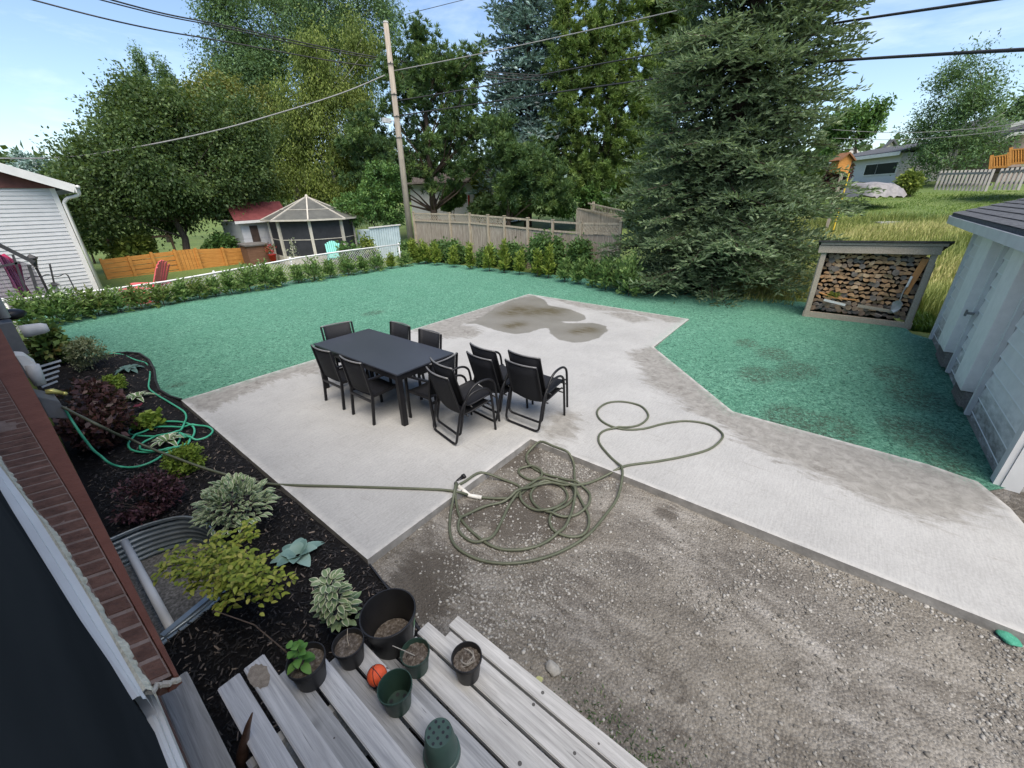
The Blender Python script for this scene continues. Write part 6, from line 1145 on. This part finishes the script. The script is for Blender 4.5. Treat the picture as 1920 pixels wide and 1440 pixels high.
rock('green-stained lump lying at the gravel end of the walkway',1890,1195,.05,surf('green_lump',[(.03,.20,.13),(.08,.33,.23)],30,.9,.6),(1.3,1,.45))
# ================================================================== plants in the mulch
def cbush(label,px,py,R,n,L,W,mat,name='shrub',stems=7,per=8,spread=.03,tl=.12,shell=.45,droop=.15,up=.4):
    c=g(px,py,R[2]); return bush(name,label,'shrub',(c.x,c.y,-.05),R,n,L,W,mat,None,stems,shell,droop,None,up,spread,tl,per,.005)
cbush('big dark maroon shrub filling the bed along the house wall',158,765,(.36,.95,.36),620,.085,.045,M_RED)
cbush('low dark purple feathery shrub in front of the corrugated window well',268,925,(.30,.26,.19),330,.045,.020,M_BARB,spread=.02,tl=.10)
c=g(440,945,.26); t=thing('shrub','rounded cream-edged variegated shrub at the slab edge','shrub',(c.x,c.y,-.05)); fo=Fol()
for k in range(620):
    u=rdir(1)[0]; u[2]=abs(u[2])*1.2-.25; p=np.array([c.x,c.y,.24])+u*np.array([.27,.27,.26])*rng.uniform(.6,1.05); d=u*.8+np.array([rng.normal(0,.35),rng.normal(0,.35),.35]); fo_leaf(fo,p,d,.078*rng.uniform(.7,1.25),.034,1,.35,nseg=4)
fo.build('foliage',M_VAR,t,True); mb=MB()
for k in range(8): a=k*.785; mb.tube([(c.x,c.y,-.08),(c.x+.1*math.cos(a),c.y+.1*math.sin(a),.15),(c.x+.2*math.cos(a),c.y+.2*math.sin(a),.34)],[.006,.004,.002],5)
obj('stem',mb,MBARKR,t,True)
t=thing('shrub','open yellow-green shrub arching over the window well','shrub',g(425,1110,-.05)); fo=Fol(); mb=MB(); b0=g(425,1090,-.05)
tips=[(300,1065,.50),(325,1035,.50),(350,1080,.45),(385,1030,.55),(470,1000,.58),(455,1045,.60),(430,1075,.60),(500,1050,.50),(530,1085,.42),(480,1100,.55),(440,1120,.50),(400,1110,.45),(420,1140,.35),(500,1120,.40),(465,985,.60),(360,1105,.35),(390,1060,.55),(520,1110,.3),(410,1010,.52),(450,1090,.62),(475,1065,.60),(435,1040,.62),(330,1075,.42),(495,1085,.5)]
for px,py,z in tips:
    e=g(px,py,z); m_=b0.lerp(e,.5)+Vector((0,0,.10)); P=smoothpath([b0,m_,e],5); mb.tube(P,[.006-.0004*i for i in range(len(P))],5)
    for i in range(4,len(P)):
        for q in range(5 if i<7 else 9): a=rng.uniform(0,6.28); v=P[i]+Vector((rng.normal(0,.030),rng.normal(0,.030),rng.normal(0,.025))); fo_leaf(fo,np.array(v),np.array([math.cos(a),math.sin(a),rng.uniform(-.1,.6)]),.043*rng.uniform(.6,1.3),.027,0,.35,nseg=3)
fo.build('foliage',M_GOLD,t,True); obj('stem',mb,MBARKR,t,True)
cbush('bright green mounded shrub beside the green hose coil',345,855,(.20,.20,.14),260,.045,.022,M_LIME,spread=.02,tl=.06)
cbush('small bright green mound between the maroon shrub and hosta',210,713,(.17,.19,.13),170,.05,.024,M_LIME,spread=.02,tl=.06)
cbush('fine pale variegated shrub at the lawn end of the bed',165,657,(.30,.36,.30),330,.06,.020,lm('leaf_sage',[(.10,.13,.07),(.19,.22,.12),(.30,.32,.20)],.25),spread=.03)
cbush('reddish-green shrub behind the electric meter',88,640,(.22,.5,.42),210,.12,.08,M_RUST,spread=.05)
def hosta(label,px,py,n,L,W,mat,edge,arch=.5,tilt=(.35,.9)):
    c=g(px,py,.03); t=thing('hosta',label,'hosta',(c.x,c.y,-.05)); fo=Fol()
    for k in range(n):
        a=2.39996*k+rng.normal(0,.15); f=k/n; fo_leaf(fo,np.array([c.x+.02*math.cos(a),c.y+.02*math.sin(a),-.02]),np.array([math.cos(a),math.sin(a),tilt[0]+(tilt[1]-tilt[0])*f*1.3]),L*(1.1-.35*f),W,edge,arch)
    fo.build('foliage',mat,t,True); return t
hosta('blue-green broad-leaved hosta near the slab corner',556,1034,13,.20,.125,M_HBL,.6,.45,(.35,1.5))
hosta('white-edged hosta ringed by the green hose loops',312,822,15,.25,.075,M_HOS,1,.6,(.5,1.7))
hosta('white-edged hosta above the lime heuchera',256,742,15,.27,.075,M_HOS,1,.6,(.55,1.8))
hosta('flat grey-green hosta under the far end of the green hose',240,688,16,.26,.11,lm('leaf_greyhosta',[(.06,.12,.105),(.09,.16,.145),(.13,.21,.19)],.15),0,.6,(.4,1.2))
cbush('lime ruffled heuchera between the two white-edged hostas',275,784,(.17,.19,.09),46,.085,.075,M_LIME,name='heuchera',stems=5,per=5,spread=.03,tl=.05)
fo=Fol(); cc=g(262,762,.02)
for k in range(7): a=rng.uniform(0,6.28); fo_leaf(fo,np.array(cc),np.array([math.cos(a),math.sin(a),.6]),.09,.05,0)
tag(fo.build('ground_plant',lm('leaf_wine',[(.09,.012,.022),(.15,.02,.035)],.2)),'tiny wine-red plant below the upper white-edged hosta','plant')
# ================================================================== corrugated window well
MGAL=surf('galvanised',[(.20,.235,.25),(.34,.385,.405)],5,.38,metal=.6,kind='World'); t=thing('window_well','corrugated galvanised window well against the house wall','window well',(.15,3.5,-.05))
rim=WELL; rim=[(p.x,p.y) for p in smoothpath([(x,y,0) for x,y in rim],4)]
mb=MB(); nz_=44; V=[]; m=len(rim)
for j in range(nz_+1):
    z=-.50+.49*j/nz_; o_=.011*math.sin(j/nz_*2*PI*9)
    for i in range(m):
        a=rim[max(0,i-1)]; b=rim[min(m-1,i+1)]; tx,ty=b[0]-a[0],b[1]-a[1]; l=math.hypot(tx,ty); V.append((rim[i][0]-ty/l*o_,rim[i][1]+tx/l*o_,z))
Fs=[(j*m+i,j*m+i+1,(j+1)*m+i+1,(j+1)*m+i) for j in range(nz_) for i in range(m-1)]; mb.add(V,Fs); obj('wall',mb,MGAL,t,True,smooth=True)
mb=MB(); mb.tube([(x,y,-.008) for x,y in rim],.011,7); obj('rim',mb,MGAL,t,True,smooth=True)
mb=MB(); mb.bar((-.10,3.06,.004),(.35,3.19,.004),.045,.014); obj('flange',mb,MGAL,t,True)
mb=MB(); mb.tube([(-.055,4.45,-.03),(-.05,3.7,-.03),(-.045,3.1,-.03)],.030,10); tag(obj('white_pipe',mb,WHITE,smooth=True),'white plastic pipe lying along the foundation inside the window well','pipe')
mb=MB(); mb.add([(-.22,3.03,-.33),(.33,3.17,-.33),(.46,3.6,-.33),(.48,4.0,-.33),(.36,4.38,-.33),(-.22,4.56,-.33)],[(0,1,2,3,4,5)]); tag(obj('well_gravel',mb,surf('well_soil',[(.05,.048,.045),(.13,.125,.115),(.26,.25,.24)],40,.9,.8,90,kind='World')),kind='structure')
# ================================================================== the brick house the photo was taken from
t=thing('brick_house','red brick house with sloping brick sill beside the mulch bed','house',(-3,3,-.1)); ZS=1.75
def wx(y): return -.085-.0125*max(0,y)
mb=MB(); YL,YR=-2.0,12.6
V=[(wx(0)-.0,YL,-.2),(wx(YR)-.0,YR,-.2),(wx(YR),YR,.55),(wx(0),YL,.55)]
pts=[(wx(0),YL),(wx(0),0),(wx(YR),YR),(-.5,YR),(-.5,YL)]; mb.prism(pts,-.2,.50); obj('foundation',mb,surf('rough_concrete',[(.13,.125,.115),(.30,.29,.27)],12,.9,.6,40,kind='World'),t,True)
mb=MB(); mb.prism([(wx(0)-.06,YL),(wx(0)-.06,.93),(-.5,.93),(-.5,YL)],.50,1.14); mb.prism([(wx(.93)-.035,.93),(wx(YR)-.035,YR),(-.5,YR),(-.5,.93)],.50,ZS-.11)
mb.prism([(-.30,YL),(-.30,.62),(-.5,.62),(-.5,YL)],ZS-.1,3.3); mb.prism([(wx(YR)-.035,5.9),(wx(YR)-.035,YR),(-.5,YR),(-.5,5.9)],ZS-.105,3.3)
def brickmat():
    m,t_,b=nodes('house_brick'); v=coord(t_,'World',(1,1,1),(0,PI/2,0)); bt=t_.nodes.new('ShaderNodeTexBrick'); bt.inputs['Scale'].default_value=4.2; bt.inputs['Color1'].default_value=(.13,.042,.030,1); bt.inputs['Color2'].default_value=(.085,.030,.024,1); bt.inputs['Mortar'].default_value=(.20,.17,.15,1); bt.inputs['Mortar Size'].default_value=.015
    t_.links.new(v,bt.inputs['Vector']); t_.links.new(bt.outputs[0],b.inputs['Base Color']); b.inputs['Roughness'].default_value=.85; return m
obj('wall',mb,brickmat(),t,True)
# sill: bricks laid on edge, sloping out, their inner ends meeting the foam
def lin(tab,y):
    for a,b in zip(tab,tab[1:]):
        if y<=b[1] or b is tab[-1]: f=(y-a[1])/(b[1]-a[1]); return a[0]+(b[0]-a[0])*f
OUT=[(-.040,.94),(-.046,1.8),(-.058,2.93),(-.098,5.74)]; CRE=[(-.048,.94),(-.066,1.46),(-.078,1.83),(-.128,2.88),(-.175,3.91),(-.26,5.8)]; INN=[(-.084,.94),(-.112,1.29),(-.144,1.73),(-.176,1.97),(-.232,2.57),(-.45,5.0)]; FOA=[(-.094,.92),(-.126,1.38),(-.170,1.88),(-.245,2.57),(-.47,5.0)]; GLA=[(-.103,.92),(-.137,1.20),(-.214,1.99),(-.255,2.45),(-.50,5.0)]
MSB=surf('sill_brick',[(.066,.030,.021),(.112,.053,.037),(.16,.080,.057)],26,.85,.7,90,kind='World'); MSF=surf('sill_face',[(.115,.040,.026),(.165,.062,.041)],9,.85,.4,60,kind='World'); MMO=surf('mortar',[(.16,.11,.09),(.26,.19,.16)],30,.9,.5,kind='World')
y=.955; ys=[y]; step=.068
while y<5.6: y+=step*(1+.10*(y-.95)); ys.append(y)
for a,b in zip(ys,ys[1:]):
    a2=a+.0045; b2=b-.0045; dz=rng.uniform(-.0015,.0015); mb=MB(); V=[(lin(INN,a2)+.002,a2,ZS+.014+dz),(lin(INN,b2)+.002,b2,ZS+.014+dz),(lin(CRE,b2),b2,ZS+dz),(lin(CRE,a2),a2,ZS+dz)]; V+=[(x,q,z-.06) for x,q,z in V]; mb.add(V,[(0,1,2,3),(7,6,5,4),(0,3,7,4),(3,2,6,7),(2,1,5,6),(1,0,4,5)]); obj('sill_brick',mb,MSB,t,True,bev=.0035)
mb=MB(); V=[]
for q in np.linspace(.95,5.6,30): V+=[(lin(INN,q)-.004,q,ZS+.0135),(lin(CRE,q)-.001,q,ZS-.0015)]
mb.add(V,[(2*i,2*i+2,2*i+3,2*i+1) for i in range(29)]); obj('mortar_bed',mb,MMO,t,True)
mb=MB(); V=[]
for q in np.linspace(.945,5.7,40): x1=lin(CRE,q)+.002; x2=lin(OUT,q); V+=[(x1,q,ZS-.002),(x2,q,ZS-.006),(x2,q,ZS-.035),(x1-.02,q,ZS-.035)]
mb.add(V,[(4*i+k,4*i+k+4,4*i+k+5,4*i+k+1) for i in range(39) for k in range(3)]+[(0,1,2,3)]); obj('sill_nose',mb,MSF,t,True)
mb=MB(); n=420; V=[]; rag=0
for i,q in enumerate(np.linspace(.925,4.9,n)):
    rag=.45*rag+rng.normal(0,.0013)*(1+.25*q); V+=[(lin(FOA,q)-.004,q,ZS+.030),(lin(FOA,q)+.5*(lin(INN,q)-lin(FOA,q)),q,ZS+.036+rng.uniform(-.002,.002)),(lin(INN,q)+.003+rag,q,ZS+.022),(lin(INN,q)+.002+rag,q,ZS-.01)]
mb.add(V,[(4*i+k,4*i+k+4,4*i+k+5,4*i+k+1) for i in range(n-1) for k in range(3)]); obj('foam_strip',mb,surf('cured_foam',[(.52,.49,.38),(.68,.65,.54)],60,.8,.6,140,kind='World'),t,True)
w_=bpy.data.objects.new('window',None); 
mb=MB(); V=[]
for q in np.linspace(.90,4.9,30): x2=lin(FOA,q); x1=lin(GLA,q); V+=[(x1-.02,q,ZS+.055),(x1,q,ZS+.055),(x1+(x2-x1)*.45,q,ZS+.052),(x1+(x2-x1)*.5,q,ZS+.040),(x2,q,ZS+.036),(x2,q,ZS-.01)]
mb.add(V,[(6*i+k,6*i+k+6,6*i+k+7,6*i+k+1) for i in range(29) for k in range(5)]); wf=obj('window_frame',mb,WHITE,t,True)
mb=MB(); V=[]
for q in np.linspace(-.9,4.9,40): x=lin(GLA,max(.92,q))-.004; V+=[(x,q,ZS-.6 if q<.9 else ZS+.045),(x,q,3.28)]
V2=[(x-.012,q,z) for x,q,z in V]; mb.add(V+V2,[(2*i,2*i+2,2*i+3,2*i+1) for i in range(39)]); 
gm,gt,gb=nodes('window_glass'); nn=noise(gt,coord(gt,'World',(3,.35,.6),(0,0,.3)),2.2,4,.6); gt.links.new(ramp(gt,nn,[(.35,(.026,.029,.032)),(.60,(.042,.046,.050)),(.75,(.075,.080,.085))]),gb.inputs['Base Color']); gb.inputs['Roughness'].default_value=.55; gb.inputs['Specular IOR Level'].default_value=0.0; gb.inputs['IOR'].default_value=1.02
obj('dark_pane',mb,gm,wf,True)
mb=MB(); mb.bar((-.172,.965,ZS+.10),(-.33,2.9,ZS+.10),.012,.05); 
mb=MB(); mb.box((-.170,.47,1.655),(.16,1.22,.05)); obj('door_frame',mb,WHITE,t,True,bev=.006); mb=MB(); mb.box((-.108,.40,1.69),(.022,1.07,.03)); obj('door_frame',mb,WHITE,t,True,bev=.005)
# end of sill mortar, roof and eave
mb=MB(); V=[]
for i in range(9): f=i/8; V.append((-.040-.048*f+rng.uniform(-.003,.003),.945-.018*rng.random(),ZS-.004+.014*f))
mb.tube(V,.007,6); obj('sill_mortar_end',mb,surf('mortar_light',[(.34,.31,.27),(.52,.49,.44)],40,.9,.6,kind='World'),t,True)
mb=MB(); mb.prism([(-.12,-2.6),(-.25,13.2),(-8,13.2),(-8,-2.6)],3.3,3.4); mb.add([(-.10,-2.6,3.41),(-.22,13.2,3.41),(-4,13.2,4.3),(-4,-2.6,4.3),(-8,-2.6,3.41),(-8,13.2,3.41)],[(0,1,2,3),(3,2,5,4),(0,3,4),(1,5,2)]); obj('roof',mb,MSHING,t,True)
# meter, vents and hose box on the wall
MBG=surf('meter_grey',[(.085,.09,.098),(.14,.145,.155)],5,.5); MLG=surf('meter_lightgrey',[(.34,.35,.36),(.48,.49,.5)],5,.5)
YB=6.6; a=onY(22,666,YB); b=onY(56,664,YB); c=onY(31,604,YB); mb=MB(); mb.box(((a.x+b.x)/2-.02,YB+.15,(b.z+c.z)/2),(b.x-a.x+.04,.30,c.z-b.z)); obj('electric_box',mb,MBG,t,True,bev=.008)
mb=MB(); mb.box(((a.x+b.x)/2-.02,YB+.12,b.z-.13),(b.x-a.x,.24,.24)); obj('electric_box',mb,MBG,t,True,bev=.006)
c=onY(40,622,YB+.1); mb=MB(); mb.tube([c,c+Vector((.05,0,0)),c+Vector((.16,0,0)),c+Vector((.20,0,0))],[.066,.066,.058,.04],16); obj('electric_meter',mb,MLG,t,True,smooth=True); mb=MB(); p_=onY(10,596,YB+.1); mb.tube([p_,p_+Vector((0,0,1.6))],.04,10); obj('conduit',mb,MLG,t,True,smooth=True); mb=MB(); q=onY(18,590,YB+.4); mb.sph(q,.10,10,8,(1.3,1,.6)); obj('vent_cap',mb,MBK if False else MBF,t,True,smooth=True)
YB=6.2; a=onY(30,668,YB); b=onY(66,684,YB); mb=MB(); mb.add([onY(28,666,YB),onY(46,667,YB),onY(68,682,YB),onY(50,698,YB)]+[v+Vector((0,.2,0)) for v in (onY(28,666,YB),onY(46,667,YB),onY(68,682,YB),onY(50,698,YB))],[(0,1,2,3),(7,6,5,4),(0,4,5,1),(1,5,6,2),(2,6,7,3),(3,7,4,0)]); obj('white_box',mb,WHITE,t,True,bev=.004)
mb=MB(); mb.tube([onY(60,684,YB),onY(66,702,YB),onY(76,721,YB)],[.05,.055,.045],10); obj('conduit',mb,MLG,t,True,smooth=True)
for k in range(5): a_=onY(66+k*3,690+k*9,7.0); mb=MB(); mb.bar(a_,a_+Vector((.22-.02*k,.1,0)),.012,.02); obj('vent_slat',mb,MLG,t,True)
YB=5.9; P=[onY(70,744,YB),onY(112,753,YB),onY(129,785,YB),onY(92,784,YB)]; mb=MB(); mb.add(P+[p+Vector((-.01,.28,.02)) for p in P],[(3,2,1,0),(4,5,6,7),(0,1,5,4),(1,2,6,5),(2,3,7,6),(3,0,4,7)]); obj('hose_box',mb,MBG,t,True,bev=.006); mb=MB(); q=onY(85,735,6.1); mb.tube([q,q+Vector((.05,0,-.01)),q+Vector((.11,-.02,-.05))],[.025,.03,.018],8); mb.sph(q+Vector((.12,-.02,-.06)),.022,8,6); obj('tap',mb,surf('brass',[(.45,.40,.12),(.6,.55,.2)],5,.4,metal=.5),t,True,smooth=True)
